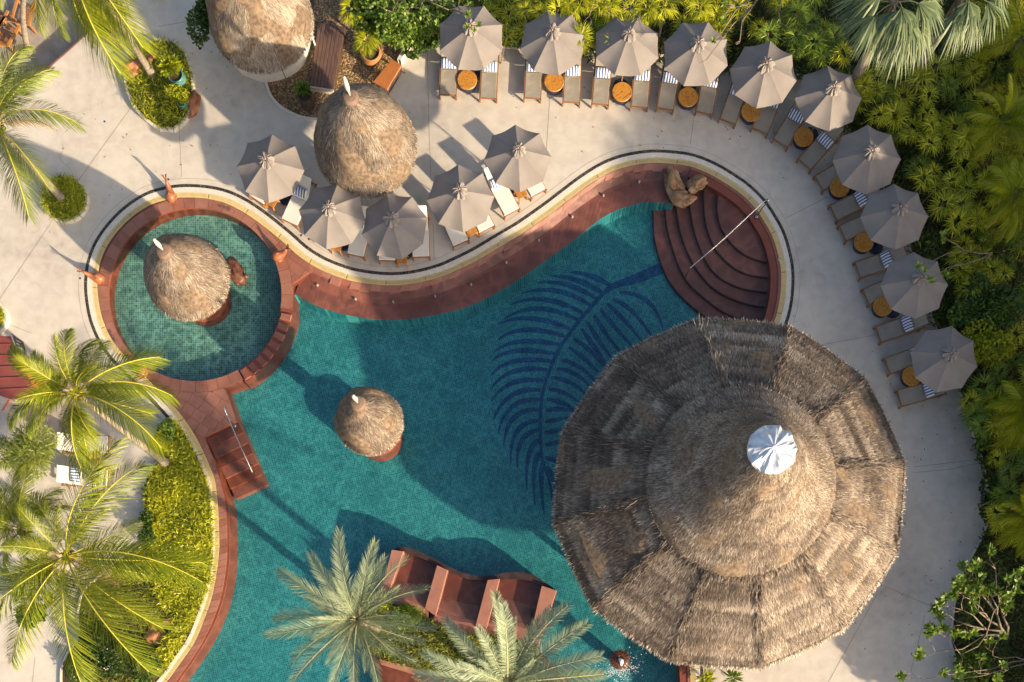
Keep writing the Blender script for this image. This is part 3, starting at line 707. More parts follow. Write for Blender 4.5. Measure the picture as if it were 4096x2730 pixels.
# stair box at the left
sb = [Vector(P2(p)) for p in [(819,1749),(949,1685),(1048,1922),(918,1981)]]
stair = thing('pool_stairs', 'straight wet red stone stair under the chrome rail by the left deck', 'steps', (*sb[0], 0))
for k in range(6):
    t0, t1 = k / 6, (k + 1) / 6
    q = [sb[0].lerp(sb[3], t0), sb[1].lerp(sb[2], t0), sb[1].lerp(sb[2], t1), sb[0].lerp(sb[3], t1)]
    st = MB().prism([p - sb[0] for p in q], -1.15, -.17 - k * .12).build('tread', M['step'] if k % 2 else M['terrawet'], stair)

# blue leaf mosaic on the pool floor
FZ = -1.146
rach = [(2652,1062),(2560,1100),(2440,1145),(2370,1215),(2306,1290),(2240,1385),(2200,1470),(2172,1560),(2162,1640),(2161,1734),(2170,1836),(2195,1912),(2215,2014),(2225,2100)]
rp = catmull([P2(p, -.9) for p in rach], False, .12); n = len(rp)
org = rp[0]
mosaic = thing('leaf_mosaic', 'big dark blue palm leaf picture set in the floor of the main pool', 'mosaic', (*org, 0))
wd = [(.24 if i < n * .06 else .24 - .14 * min(1, (i / n - .06) / .15)) * (1 - .45 * i / n) for i in range(n)]
mb = MB(); A_ = [rp[i] - org + (offset(rp, 1)[i] - rp[i]) * wd[i] for i in range(n)]; B_ = [rp[i] - org - (offset(rp, 1)[i] - rp[i]) * wd[i] for i in range(n)]
ribbon(mb, A_, B_, FZ + .004); mb.build('leaf_midrib', M['blue'], mosaic)
def leaflet(b, c, t, wmax, par=mosaic, o_=org):
    b, c, t = (Vector(P2(q, -.9)) - o_ for q in (b, c, t)); m_ = 22
    pts = [b * (1 - s) ** 2 + 2 * c * s * (1 - s) + t * s * s for s in [i / m_ for i in range(m_ + 1)]]
    ww = [wmax * .5 * (.5 + .5 * min(1, s * 3.2)) * (1 - s) ** .5 * 1.25 for s in [i / m_ for i in range(m_ + 1)]]
    of = offset(pts, 1); A_ = [pts[i] + (of[i] - pts[i]) * ww[i] for i in range(m_ + 1)]; B_ = [pts[i] - (of[i] - pts[i]) * ww[i] for i in range(m_ + 1)]
    mb = MB(); ribbon(mb, A_, B_, FZ); mb.build('mosaic_leaflet', M['blue'], par)
G = lambda x, y: z('G', x, y); K = lambda x, y: z('K', x, y); J = lambda x, y: z('J', x, y)
LL = [(G(870,850),G(690,740),G(540,745)),(G(810,910),G(600,770),G(390,775)),(G(760,950),G(500,790),G(270,830)),(G(710,1005),G(430,820),G(160,915)),(G(650,1065),G(330,890),G(80,1000)),
 (G(610,1120),G(260,940),G(15,1125)),(G(550,1190),G(190,1040),J(1930,-15)),(G(510,1250),G(150,1130),J(1930,110)),(G(470,1320),G(110,1230),J(1895,210)),(G(440,1390),G(60,1310),J(1890,275)),
 (G(420,1450),G(40,1390),J(1880,390)),(K(370,340),K(60,290),J(1885,490)),(K(340,430),K(60,370),J(1880,600)),(K(320,500),K(40,460),J(1900,750)),(K(315,575),K(40,550),J(1940,850)),(K(310,650),K(30,640),J(1990,970)),
 (K(310,740),K(60,740),J(2045,1090)),(K(315,810),K(110,830),J(2097,1135)),(K(325,890),K(190,900),J(2170,1300)),(K(335,990),K(230,1010),J(2237,1430)),(K(345,1060),K(300,1150),J(2310,1500))]
for i, (b, c, t) in enumerate(LL): leaflet(b, c, t, .235 if i > 1 else .26)
RL = [(G(940,905),G(1230,900),G(1290,1230)),(G(890,960),G(1060,1010),G(1220,1300)),(G(840,990),G(980,1110),G(1150,1330)),(G(790,1035),G(900,1180),G(1070,1360)),(G(740,1080),G(830,1250),G(1000,1430)),(G(690,1140),G(790,1320),G(920,1470)),
 (G(640,1190),G(770,1370),G(880,1540)),(K(580,90),K(740,190),K(860,370)),(K(540,160),K(700,260),K(820,420)),(K(490,260),K(660,300),K(770,460)),(K(450,330),K(610,340),K(730,500)),(K(400,400),K(580,410),K(700,560)),
 (K(380,490),K(520,500),K(650,620)),(K(365,570),K(500,580),K(620,680)),(K(360,660),K(480,630),K(600,670)),(K(355,750),K(440,730),K(560,710)),(K(350,830),K(430,830),K(540,790)),(K(355,930),K(430,920),K(520,880)),(K(350,1030),K(420,1040),K(500,1100)),(K(370,1100),K(420,1180),K(450,1330))]
for b, c, t in RL: leaflet(b, c, t, .215)
m2 = thing('leaf_mosaic', 'small dark blue leaf picture in the pool floor under the silver palm at the bottom', 'mosaic', P((1420, 2720), -1.15 + 1.15))
for k in range(6): leaflet(z('N', 840, 1500 + 20 * k), z('N', 780, 1510 + 30 * k), z('N', 690, 1570 + 40 * k), .11, m2, m2.location.xy)

# lettering cut in the coping
def text(s, p, ang, size, label, cat='lettering'):
    cu = bpy.data.curves.new('lettering', 'FONT'); cu.body = s; cu.size = size; cu.extrude = .002; cu.align_x = 'CENTER'; cu.align_y = 'CENTER'; cu.resolution_u = 2
    o = bpy.data.objects.new('tmp', cu); dg = bpy.context.evaluated_depsgraph_get()
    col.objects.link(o); dg.update(); me = bpy.data.meshes.new_from_object(o.evaluated_get(dg)); col.objects.unlink(o); bpy.data.objects.remove(o)
    me.materials.clear(); me.materials.append(M['ink'])
    return me
def marker(p, s, ang, label, sym):
    q = P(p, 0); t = thing('depth_marker', label, 'depth marker', (q.x, q.y, -.005), ang)
    me = text(s, p, ang, .17, ''); o = link('numerals', me, t)
    if sym:
        mb = MB(); c = Vector((sym, 0)); ro = [c + Vector((math.cos(k * .2618), math.sin(k * .2618))) * .10 for k in range(24)]; ri = [c + (p_ - c) * .82 for p_ in ro]
        band(mb, ri, ro, -.002, .002, True); mb.box(c.x - .045, c.x + .045, -.014, .014, -.002, .0025); mb.box(c.x - .016, c.x + .016, -.05, .05, -.002, .0018)
        mb.build('no_diving_symbol', M['ink'], t)
marker((886, 825), '0.4M', math.radians(160), 'dark 0.4M depth mark carved in the upper rim of the round pool', -.30)
marker((449, 1352), '0.4M', math.radians(-60), 'dark 0.4M depth mark carved in the left rim of the round pool', -.30)
marker((858, 1882), '1.2M', math.radians(-72), 'dark 1.2M depth mark carved in the coping by the red stair', 0)

# ================================================================== THATCHED HUTS
def thatch_blades(name, surf, n, rng, parent, Ls=(.15, .32), Ws=(.008, .015), lift=.07, course=None):
    """surf(u array, v array) -> points, downhill unit vectors, outward normals"""
    Pp, Dn, Nn = surf(n, rng)
    L = rng.uniform(*Ls, n); W = rng.uniform(*Ws, n); tone = np.zeros(n)
    if course is not None: tone = course(Pp, rng)
    side = np.cross(Dn, Nn); jit = rng.normal(size=(n, 1)) * .22
    D = Dn + side * jit + Nn * (lift * rng.uniform(.2, 1.2, (n, 1)))
    Pp = Pp + Nn * rng.uniform(.0, .035, (n, 1)) - Dn * (L * .5)[:, None]
    me = blades(name, Pp, D, L, W, .06, M['thatch'], side=side + rng.normal(size=(n, 3)) * .12, rng=rng, R=np.clip(rng.normal(.5, .2, n) + tone, 0, 1))
    return tag(link(name, me, parent), kind='stuff')
def prof_surface(prof, sides=0, phase=0.0, amp=0.0, seed=0, squash=1.0):
    """surface of revolution (or faceted pyramid) through (r,z); area-weighted samples"""
    pr = np.array([p[0] for p in prof]); pz = np.array([p[1] for p in prof])
    seg = np.hypot(np.diff(pr), np.diff(pz)); ar = seg * (pr[:-1] + pr[1:]) / 2; cum = np.cumsum(ar) / ar.sum()
    def facet(th):
        if not sides: return np.ones_like(th)
        a = 2 * math.pi / sides; q = (th - phase) % a - a / 2
        return .3 + .7 * math.cos(a / 2) / np.cos(q)
    def f(n, rng):
        i = np.searchsorted(cum, rng.random(n)); i = np.minimum(i, len(seg) - 1)
        t = rng.random(n); r = pr[i] + (pr[i + 1] - pr[i]) * t; zz = pz[i] + (pz[i + 1] - pz[i]) * t
        th = rng.random(n) * 2 * math.pi; k = facet(th)
        Pp = np.stack([r * k * np.cos(th), r * k * np.sin(th), zz], 1)
        dr = (pr[i] - pr[i + 1]) / seg[i]; dz = (pz[i] - pz[i + 1]) / seg[i]
        flip = np.where(dz > 0, -1, 1); dr = dr * flip; dz = dz * flip
        tn = th
        if sides:
            a = 2 * math.pi / sides; tn = phase + (np.floor((th - phase) / a) + .5) * a
        Dn = np.stack([dr * np.cos(tn), dr * np.sin(tn), dz], 1); Nn = np.stack([-dz * np.cos(tn), -dz * np.sin(tn), dr], 1)
        Nn *= np.sign(Nn[:, 2:3] + 1e-6)
        return Pp, Dn, Nn
    return f, facet
def prof_mesh(prof, nseg, mat_, name, parent, sides=0, phase=0.0, amp=.05, seed=0):
    _, facet = prof_surface(prof, sides, phase)
    mb = MB(); vs = []; n = nseg
    for r, zz in prof:
        for k in range(n):
            a = 2 * math.pi * k / n; kk = float(facet(np.array([a]))[0]); v = Vector((r * kk * math.cos(a), r * kk * math.sin(a), zz))
            d = amp * noise.noise(v * 1.1 + Vector((seed, 0, 0))); v += Vector((math.cos(a), math.sin(a), .4)) * d
            vs.append(v)
    fs = [(i * n + k, i * n + (k + 1) % n, (i + 1) * n + (k + 1) % n, (i + 1) * n + k) for i in range(len(prof) - 1) for k in range(n)]
    fs.append(tuple(range((len(prof) - 1) * n, len(prof) * n)))
    mb.add(vs, fs); return mb.build(name, mat_, parent, smooth=not sides)
def dome(R, he, ha, k=14, p=1.75, lip=.12):
    """bell profile from eave up: r falls slowly, then fast"""
    out = [(R - .05, he - .22), (R + .02, he - .10)]
    for i in range(k + 1):
        t = i / k; out.append((max(.1, R * (1 - t ** p) ** .85), he + (ha - he) * t))
    return out
def course_tone(step, sides, phase, amp, seed):
    tab = np.random.default_rng(seed).normal(size=(64, 64))
    def f(Pp, rng):
        r = np.hypot(Pp[:, 0], Pp[:, 1]); th = np.arctan2(Pp[:, 1], Pp[:, 0]) - phase; k = (np.floor(th / (2 * math.pi / sides)).astype(int)) % 64
        rr = r * np.cos((th % (2 * math.pi / sides)) - math.pi / sides); x = rr / step; row = np.floor(x).astype(int) % 64; fr = x - np.floor(x)
        k2 = np.floor(th * 9 / 6.283 * 3).astype(int) % 64
        return amp * (tab[row, k] * .55 + tab[(row + k2) % 64, k2] * .45 + (fr - .5) * 1.1)  # course tones vary at random; upper ends darkened in colour as overlap shade
    return f
def bird(parent, loc, h, rot):
    t = MB(); body = [(0, 0, 0), (0, 0, h * .25), (.02, 0, h * .5), (.0, 0, h * .72), (-.03, 0, h * .9), (0.0, 0, h)]
    t.tube(body, [.035, .05, .09, .085, .045, .02], 8)
    t.blob((0, 0, h * .93), .065, 8, 6)
    t.blob((.0, .05, h * .55), (.05, .03, h * .22), 8, 6); t.blob((0, -.05, h * .55), (.05, .03, h * .22), 8, 6)
    o = t.build('carved_bird', M['bird'], parent, True); o.location = loc; o.rotation_euler = (0, 0, rot); return o
def hut(cen, R, he, ha, label, nb, seed, birdh=.75, base=None, posts=4, lean=(0, 0), p=1.75):
    g = P(cen, he); t = thing('thatched_hut', label, 'thatched hut', (g.x, g.y, 0), 0, None)
    pr = dome(R, he, ha, p=p)
    roof = prof_mesh(pr, 48, M['thatchbase'], 'roof', t, amp=.22, seed=seed)
    f, _ = prof_surface(pr)
    rg = np.random.default_rng(seed)
    st = thatch_blades('straw', f, nb, rg, roof, course=course_tone(.5, 7, seed, .07, seed))
    # ragged fringe
    n = nb // 6; th = rg.random(n) * 6.283
    Pp = np.stack([(R - .03) * np.cos(th), (R - .03) * np.sin(th), he + rg.uniform(-.08, .12, n)], 1); D = np.stack([np.cos(th) * .55, np.sin(th) * .55, -np.ones(n) * .8], 1) + rg.normal(size=(n, 3)) * .2
    me = blades('fringe', Pp, D, rg.uniform(.1, .25, n), .02, .1, M['thatch'], rng=rg); tag(link('fringe', me, roof), kind='stuff')
    if base: MB().tube([(0, 0, -1), (0, 0, he + .4)], .32, 14).build('column', M['pole'], t); posts = 0
    for x in range(posts):
        a = x * 2 * math.pi / posts + .4; MB().tube([(math.cos(a) * R * .55, math.sin(a) * R * .55, -1.0 if base else 0), (math.cos(a) * R * .55, math.sin(a) * R * .55, he + .3)], .06, 8).build('post', M['pole'], t)
    if base: MB().lathe([(base, -1.1), (base, .0), (base - .06, .02), (base - .34, .02), (base - .36, -.03)], 48).build('plinth', M['terrawet'], t)
    rg_ = MB().lathe([(.30, -.06), (.31, .05), (.24, .14), (.12, .17)], 20, (0, 0, ha)).build('cap_ring', M['clayring'], t)
    if birdh: bird(t, (0, 0, ha + .14), birdh, seed)
    return t
hut(z('B', 907, 1140), 1.95, 2.3, 5.3, 'tall beehive thatched hut with white bird finial between the two rows of umbrellas', 46000, 11, birdh=1.05)
hut(z('E', 1465, 810), 1.60, 1.7, 4.0, 'thatched hut with white bird finial standing in the round pool', 34000, 12, base=1.06, birdh=.85)
hut(z('J', 935, 757), 1.28, 1.6, 3.95, 'small thatched hut alone in the middle of the main pool', 25000, 13, base=.98, birdh=.85)
hut((1045, 80), 1.98, 2.0, 5.0, 'large thatched hut cut by the top edge beside the dark plank deck', 42000, 14, birdh=0, p=1.9)

# the great pavilion
bh, br, bc = 3.0, 6.75, (2925, 1968)
g = P(bc, bh); big = thing('thatched_pavilion', 'huge two tier thatched pavilion with white metal cap at the right of the pool', 'pavilion', (g.x, g.y, 0))
ph = math.radians(10)
low = [(6.86, 2.50), (6.95, 2.58), (6.93, 2.70), (6.2, 3.22), (5.3, 3.76), (4.4, 4.28), (3.6, 4.74), (3.35, 4.88)]
cr_off = P((2953, 1925), 4.7) - g
up = [(3.42, 4.74), (3.50, 4.84), (3.32, 5.05), (2.75, 5.45), (2.2, 6.2), (1.75, 7.0), (1.38, 7.8), (1.05, 8.6), (.8, 9.2), (.72, 9.4)]
lowroof = prof_mesh(low, 96, M['thatchbase'], 'lower_roof', big, sides=12, phase=ph, amp=.12, seed=31)
f, _ = prof_surface(low, 12, ph); rg = np.random.default_rng(8)
thatch_blades('straw', f, 165000, rg, lowroof, Ls=(.14, .30), Ws=(.009, .017), lift=.06, course=course_tone(.34, 12, ph, .20, 2))
uproof = prof_mesh(up, 64, M['thatchbase'], 'upper_roof', big, amp=.10, seed=32)
f, _ = prof_surface(up); thatch_blades('straw', f, 70000, rg, uproof, Ls=(.13, .28), Ws=(.009, .016), lift=.05, course=course_tone(.22, 24, ph, .13, 3))
a12 = [ph + k * math.pi / 6 for k in range(12)]
n = 9000; th = rg.random(n) * 6.283; _, fc = prof_surface(low, 12, ph); rr = (6.9 + rg.normal(size=n) * .05) * fc(th)
Pp = np.stack([rr * np.cos(th), rr * np.sin(th), 2.72 + rg.uniform(-.1, .06, n)], 1); D = np.stack([np.cos(th) * .8, np.sin(th) * .8, -np.ones(n) * .6], 1) + rg.normal(size=(n, 3)) * .2
tag(link('fringe', blades('fringe', Pp, D, rg.uniform(.1, .24, n), .02, .1, M['thatch'], rng=rg), lowroof), kind='stuff')
for a in a12:          # raised hip rolls of bundled straw
    n = 420; t_ = rg.random(n); rr = 3.5 + 3.15 * t_; zz = 4.88 - 2.02 * t_ + .02
    Pp = np.stack([rr * math.cos(a), rr * math.sin(a), zz + .02], 1) + rg.normal(size=(n, 3)) * np.array([.10, .10, .015])
    D = np.stack([np.full(n, math.cos(a)), np.full(n, math.sin(a)), np.full(n, -.6)], 1) + rg.normal(size=(n, 3)) * .25
    tag(link('hip_straw', blades('hip_straw', Pp, D, rg.uniform(.25, .45, n), .03, .05, M['thatch'], rng=rg, R=rg.random(n) * .55), lowroof), kind='stuff')
n = 5000; th = rg.random(n) * 6.283       # ring of straw where the tiers meet
rr = 3.34 + rg.normal(size=n) * .13; Pp = np.stack([rr * np.cos(th), rr * np.sin(th), 4.9 - (rr - 3.34) * .6 + rg.uniform(-.04, .06, n)], 1); D = np.stack([np.cos(th) * .8, np.sin(th) * .8, -np.ones(n) * .5], 1) + rg.normal(size=(n, 3)) * .2
tag(link('fringe', blades('fringe', Pp, D, rg.uniform(.2, .4, n), .035, .1, M['thatch'], rng=rg, R=rg.random(n) * .5 + .1), uproof), kind='stuff')
# bleached bundle lying on the upper slope
n = 320; q = P(z('L', 650, 690), 4.9) - g; dd = np.array([.45, -.85, -.2])
Pp = np.array(q) + rg.normal(size=(n, 3)) * np.array([.10, .14, .04]) + np.array([0, 0, .1]); D = -np.array([.5, .8, .25]) + rg.normal(size=(n, 3)) * .12
M['pale'] = mat('bleached_straw', two((.50, .43, .36), (.70, .63, .55)), scale=5, rnd=.5)
tag(link('bleached_bundle', blades('bleached_bundle', Pp, D, rg.uniform(.35, .6, n), .03, .05, M['pale'], rng=rg), big), kind='stuff')
# crinkled sheet metal cap
mb = MB(); vs = []; n = 40; rings = [(.05, 9.80), (.22, 9.76), (.42, 9.68), (.60, 9.59), (.76, 9.50), (.80, 9.44)]
rr_ = random.Random(4)
for i, (r, zz) in enumerate(rings):
    for k in range(n):
        a = 2 * math.pi * k / n; w_ = (.03 * math.sin(k * math.pi * 2 / n * 10 + i * .25) + .05 * noise.noise(Vector((math.cos(a) * r * 4, math.sin(a) * r * 4, 2))) + .022 * rr_.uniform(-1, 1)) * (r / .8 + .15)
        vs.append((r * math.cos(a) * (1 + w_ * .5), r * math.sin(a) * (1 + w_ * .5), zz + w_ * 1.5))
mb.add(vs, [(i * n + k, (i + 1) * n + k, (i + 1) * n + (k + 1) % n, i * n + (k + 1) % n) for i in range(5) for k in range(n)] + [tuple(reversed(range(n)))])
mb.build('metal_cap', M['metal'], big)
for k in range(8):
    a = ph + k * math.pi / 4; MB().tube([(5.4 * math.cos(a), 5.4 * math.sin(a), -1.1), (5.4 * math.cos(a), 5.4 * math.sin(a), 3.6)], .14, 10).build('post', M['pole'], big)

# ================================================================== UMBRELLAS
def make_umbrella(seed):
    r = random.Random(seed)
    t = thing('sun_umbrella', 'x', 'umbrella', (0, 0, 0), 0, 'taupe sun umbrellas around the pool')
    R, zt, ze = 1.345, 2.95, 2.34
    mb = MB(); K_ = 10; J_ = 6; idx = {}
    def pt(s, i, j):      # segment s, ring i, across j
        a0, a1 = s * math.pi / 4, (s + 1) * math.pi / 4; u = i / K_; v = j / J_
        p0 = Vector((math.cos(a0), math.sin(a0), 0)) * R * u; p1 = Vector((math.cos(a1), math.sin(a1), 0)) * R * u
        p = p0.lerp(p1, v); rib = zt - (zt - ze) * (u ** 1.12)
        sag = math.sin(math.pi * v) * (.065 * u * u + .01)
        edge = math.sin(math.pi * v) * .016 * u ** 6
        d = Vector((math.cos((a0 + a1) / 2), math.sin((a0 + a1) / 2), 0))
        p -= d * edge * R; wr = noise.noise(Vector((p.x * 3 + seed, p.y * 3, s))) * .018 * u
        return (p.x, p.y, rib - sag + wr)
    for s in range(8):
        vs = [pt(s, i, j) for i in range(K_ + 1) for j in range(J_ + 1)]
        q = J_ + 1
        m2_ = MB(); m2_.add(vs, [(i * q + j, (i + 1) * q + j, (i + 1) * q + j + 1, i * q + j + 1) for i in range(K_) for j in range(J_)])
        m2_.build('canopy_panel', M['fabric'], t, True)
        a0 = s * math.pi / 4; cs = Vector((math.cos(a0), math.sin(a0), 0))
        pts = [cs * R * u + Vector((0, 0, zt - (zt - ze) * u ** 1.12 - .012)) for u in (.02, .3, .6, 1.0)]
        MB().tube(pts, .011, 5).build('rib', M['pole'], t)
    # gathered vent at the top
    mb = MB(); n = 48; vs = []; lob = [r.uniform(.45, 1.35) for _ in range(8)]
    for i, (rr_, zz) in enumerate([(.03, 3.02), (.12, 3.035), (.22, 2.995), (.31, 2.93), (.35, 2.86)]):
        for k in range(n):
            a = 2 * math.pi * k / n; l_ = lob[int(k / 6) % 8]; w_ = abs(math.sin(a * 4)) ** .6 * l_; c2 = math.sin(a * 12 + seed) * .02
            r2 = rr_ * (.72 + .26 * w_ + r.uniform(-.05, .05)) if i else rr_
            vs.append((r2 * math.cos(a), r2 * math.sin(a), zz + (.045 * w_ * rr_ / .3 + c2 + r.uniform(-.012, .012)) * (i > 0)))
    mb.add(vs, [(i * n + k, (i + 1) * n + k, (i + 1) * n + (k + 1) % n, i * n + (k + 1) % n) for i in range(4) for k in range(n)] + [tuple(range(n))])
    mb.build('vent_cap', M['fabric2'], t)
    MB().lathe([(.02, 0), (.027, .03), (.027, .05), (.012, .07)], 10, (0, 0, 3.02)).build('finial', M['knob'], t, True)
    MB().tube([(0, 0, .05), (0, 0, 3.02)], .028, 10).build('pole', M['pole'], t)
    MB().lathe([(.32, 0), (.33, .05), (.30, .10), (.06, .12), (.05, .35)], 24).build('base', M['navy'], t)
    return t
protos = [make_umbrella(s) for s in (1, 2, 3)]
U = [('B',1725,269,22.5), ('C',438,323,10), ('C',987,378,23), ('C',1549,402,24), ('C',2092,567,-11.5), ('D',804,781,1), ('D',1132,1220,0), ('H',1345,342,0), ('H',1487,873,1), ('L',1738,258,-13),
     ('A',2112,1305,-3), ('F',643,312,-10), ('F',1152,388,13), ('F',1638,171,4), ('B',2078,1237,4), ('I',395,800,8)]
UL = ['taupe sun umbrella at the left end of the outer row, a leafy twig touching it', 'second umbrella from the left in the outer row by the garden', 'third umbrella of the outer row, with creases near its upper rim',
      'fourth umbrella of the outer row with thin bare branches and leaves over it', 'fifth umbrella of the outer row, half shaded, just right of the hanging branches', 'umbrella of the outer row below the drooping grey fan palm',
      'umbrella where the outer row turns down beside the dwarf palms', 'umbrella right of the curved pool steps, dappled by sun', 'umbrella with a leafy twig over its right side in the outer row', 'last and lowest umbrella of the outer row beside the pavilion',
      'leftmost umbrella of the inner row above the round pool', 'umbrella of the inner row just below left of the tall beehive hut', 'middle umbrella of the inner row directly below the beehive hut', 'creased umbrella fourth from the left in the inner row', 'rightmost umbrella of the inner row over white loungers', 'taupe umbrella mostly hidden under palm fronds at the left']
umb = []
for i, ((f_, x, y, r_), lb) in enumerate(list(zip(U, UL))[:15]):
    o = protos[i] if i < 3 else copy_tree(protos[i % 3])
    q = P(z(f_, x, y), 2.42); o.location = (q.x, q.y, 0); o.rotation_euler = (math.radians(random.Random(i).uniform(-3.2, 3.2)), math.radians(random.Random(i + 50).uniform(-3.2, 3.2)), math.radians(r_ + (45 * (i % 8)))); o['label'] = lb; umb.append(o)

# ================================================================== LOUNGERS, PILLOWS, TABLES
def make_lounger(kind):
    grey = kind == 'grey'; fm = M['teak'] ; cm = M['sling'] if grey else M['white']
    t = thing('sun_lounger', 'x', 'sun lounger', (0, 0, 0), 0)
    w_ = .35; top = .32
    for s in (-1, 1):
        MB().box(s * w_ - .022, s * w_ + .022, (-.06 if grey else -.02), 2.0, top - .07, top).build('side_rail', fm, t)
    for s in (-1, 1):
        for y_ in (0.02, 1.75): MB().box(s * w_ - .03, s * w_ + .03, y_, y_ + .07, 0, top - .072).build('leg', fm, t)
    for y_ in (.03, 1.93): MB().box(-w_ + .024, w_ - .024, y_, y_ + .05, top - .065, top - .01).build('cross_rail', fm, t)
    th = .015 if grey else .075; zb = top - .005 if grey else top - .01
    inn = .025 if grey else .0
    def slab(y0, z0, y1, z1, name, m_, n=8, wv=.0):
        mb = MB(); vs = []; ww = w_ - inn
        for i in range(n + 1):
            f_ = i / n; y_ = y0 + (y1 - y0) * f_; zz = z0 + (z1 - z0) * f_
            rows_ = [(-ww, zz), (-ww * .96, zz + th), (-ww * .4, zz + th - wv * (1 + .5 * math.sin(i * 2.1))), (ww * .4, zz + th - wv), (ww * .96, zz + th), (ww, zz)]
            vs += [(x_, y_, z2) for x_, z2 in rows_]
        mb.add(vs, [(i * 6 + j, i * 6 + j + 1, (i + 1) * 6 + j + 1, (i + 1) * 6 + j) for i in range(n) for j in range(5)] + [(5, 4, 3, 2, 1, 0), tuple(n * 6 + j for j in range(6)), ])
        mb.add([vs[0], vs[5], vs[n * 6 + 5], vs[n * 6]], [(0, 1, 2, 3)])
        return mb.build(name, m_, t)
    slab(.07, zb, 1.10, zb, 'seat' if grey else 'mattress', cm, wv=.008 if grey else .004)
    by, bz = (1.95, zb + .42) if grey else (1.84, zb + .62)
    slab(1.12, zb + .01, by, bz, 'backrest', cm, wv=.006)
    for s in (-1, 1): MB().beam((s * (w_ - .06), 1.15, zb - .02), (s * (w_ - .06), by + .03, bz), .035, .03).build('backrest_rail', fm, t)
    MB().beam((-w_ + .05, by + .02, bz), (w_ - .05, by + .02, bz), .04, .035).build('backrest_rail', fm, t)
    for s in (-1, 1): MB().beam((s * .25, by - .12, bz - .12), (s * .25, 1.86, top - .03), .03, .03).build('prop', fm, t)
    return t
def make_pillow():
    mb = MB(); n = 12; m_ = 14; vs = []
    for i in range(m_ + 1):
        u = i / m_; x_ = -.31 + .62 * u; e = min(1, min(u, 1 - u) * 9) ** .45
        for k in range(n):
            a = 2 * math.pi * k / n; vs.append((x_, .185 * math.cos(a) * (.85 + .15 * e), .065 * math.sin(a) * (.35 + .65 * e)))
    mb.add(vs, [(i * n + k, i * n + (k + 1) % n, (i + 1) * n + (k + 1) % n, (i + 1) * n + k) for i in range(m_) for k in range(n)] + [tuple(reversed(range(n))), tuple(m_ * n + k for k in range(n))])
    me = mb.mesh('pillow', M['stripe'], True); return me
pil_me = make_pillow()
gp, wp = make_lounger('grey'), make_lounger('white')
used = {'grey': False, 'white': False}
ordn = ['leftmost', 'second', 'third', 'fourth', 'fifth', 'sixth', 'seventh', 'eighth', 'ninth', 'last']
GL = [  # frame, foot x, y, head direction, which side, pillow
 ('B',1548,765,.05,-1,0,1), ('B',1866,790,.05,-1,1,1), ('C',252,790,.055,-1,0,1), ('C',558,822,.04,-1,1,1), ('C',783,838,.08,-1,0,1), ('C',1090,858,.08,-1,1,1),
 ('C',1290,875,.17,-1,0,1), ('C',1598,905,.18,-1,1,1), ('C',1778,970,.36,-1,0,1), ('C',2030,1045,.40,-1,1,1), ('D',425,1140,.60,-1,0,1), ('D',612,1305,.88,-1,1,1),
 ('D',722,1448,1,-.58,0,0), ('H',835,308,1,-.49,1,1), ('H',905,468,1,-.45,0,0), ('H',1022,755,1,-.34,1,1), ('H',1088,965,1,-.42,0,0), ('H',1185,1258,1,-.34,1,1), ('L',1255,330,1,-.35,0,1), ('L',1350,582,1,-.28,1,1)]
sides = [('left of', 'right of'), ('above', 'below')]
seatm = []
def place(kind, f_, x, y, dx, dy, lb, pl, plb, pfrac=1.40, hz=.30):
    q = P(z(f_, x, y), hz); d = DIR(dx, dy); base = gp if kind == 'grey' else wp
    if used[kind]: o = copy_tree(base)
    else: o = base; used[kind] = True
    rot = math.atan2(-d.x, d.y)
    q = q + d * .05
    o.location = (q.x, q.y, 0); o.rotation_euler = (0, 0, rot); o['label'] = lb
    if pl:
        pz = .46 if kind == 'grey' else .56; tilt = .60 if kind == 'grey' else .85
        tilt = math.atan2(.42, .83) if kind == 'grey' else math.atan2(.62, .72)
        po = link('striped_pillow', pil_me); dist = 1.30 if kind == 'grey' else 1.32; pp_ = q + d * (dist - .05); zz = .33 + (dist - 1.12) * math.tan(tilt) + .07 + (0 if kind == 'grey' else .07)
        po.location = (pp_.x, pp_.y, zz); po.rotation_euler = (tilt, random.Random(x).uniform(-.03, .03), rot + random.Random(y).uniform(-.04, .04)); tag(po, plb, 'pillow', 'blue and white striped pillows')
    return o
for i, (f_, x, y, dx, dy, s_, pl) in enumerate(GL):
    ti = i // 2; sd_ = sides[0 if ti < 6 else 1][s_]
    tn = ['the leftmost round wooden table', 'the second round wooden table from the left', 'the third round wooden table from the left', 'the fourth round wooden table from the left', 'the dark-stained fifth round wooden table', 'the sixth round wooden table, where the row bends',
          'the seventh round wooden table', 'the eighth round wooden table along the row', 'the ninth round wooden table, next to last', 'the last round wooden table by the pavilion'][ti]
    o = place('grey', f_, x, y, dx, dy, 'grey sling lounger %s %s' % (sd_, tn), pl, 'striped pillow %s %s' % (sd_, tn.replace(' wooden', '')))
    o['group'] = 'grey loungers in the outer row'
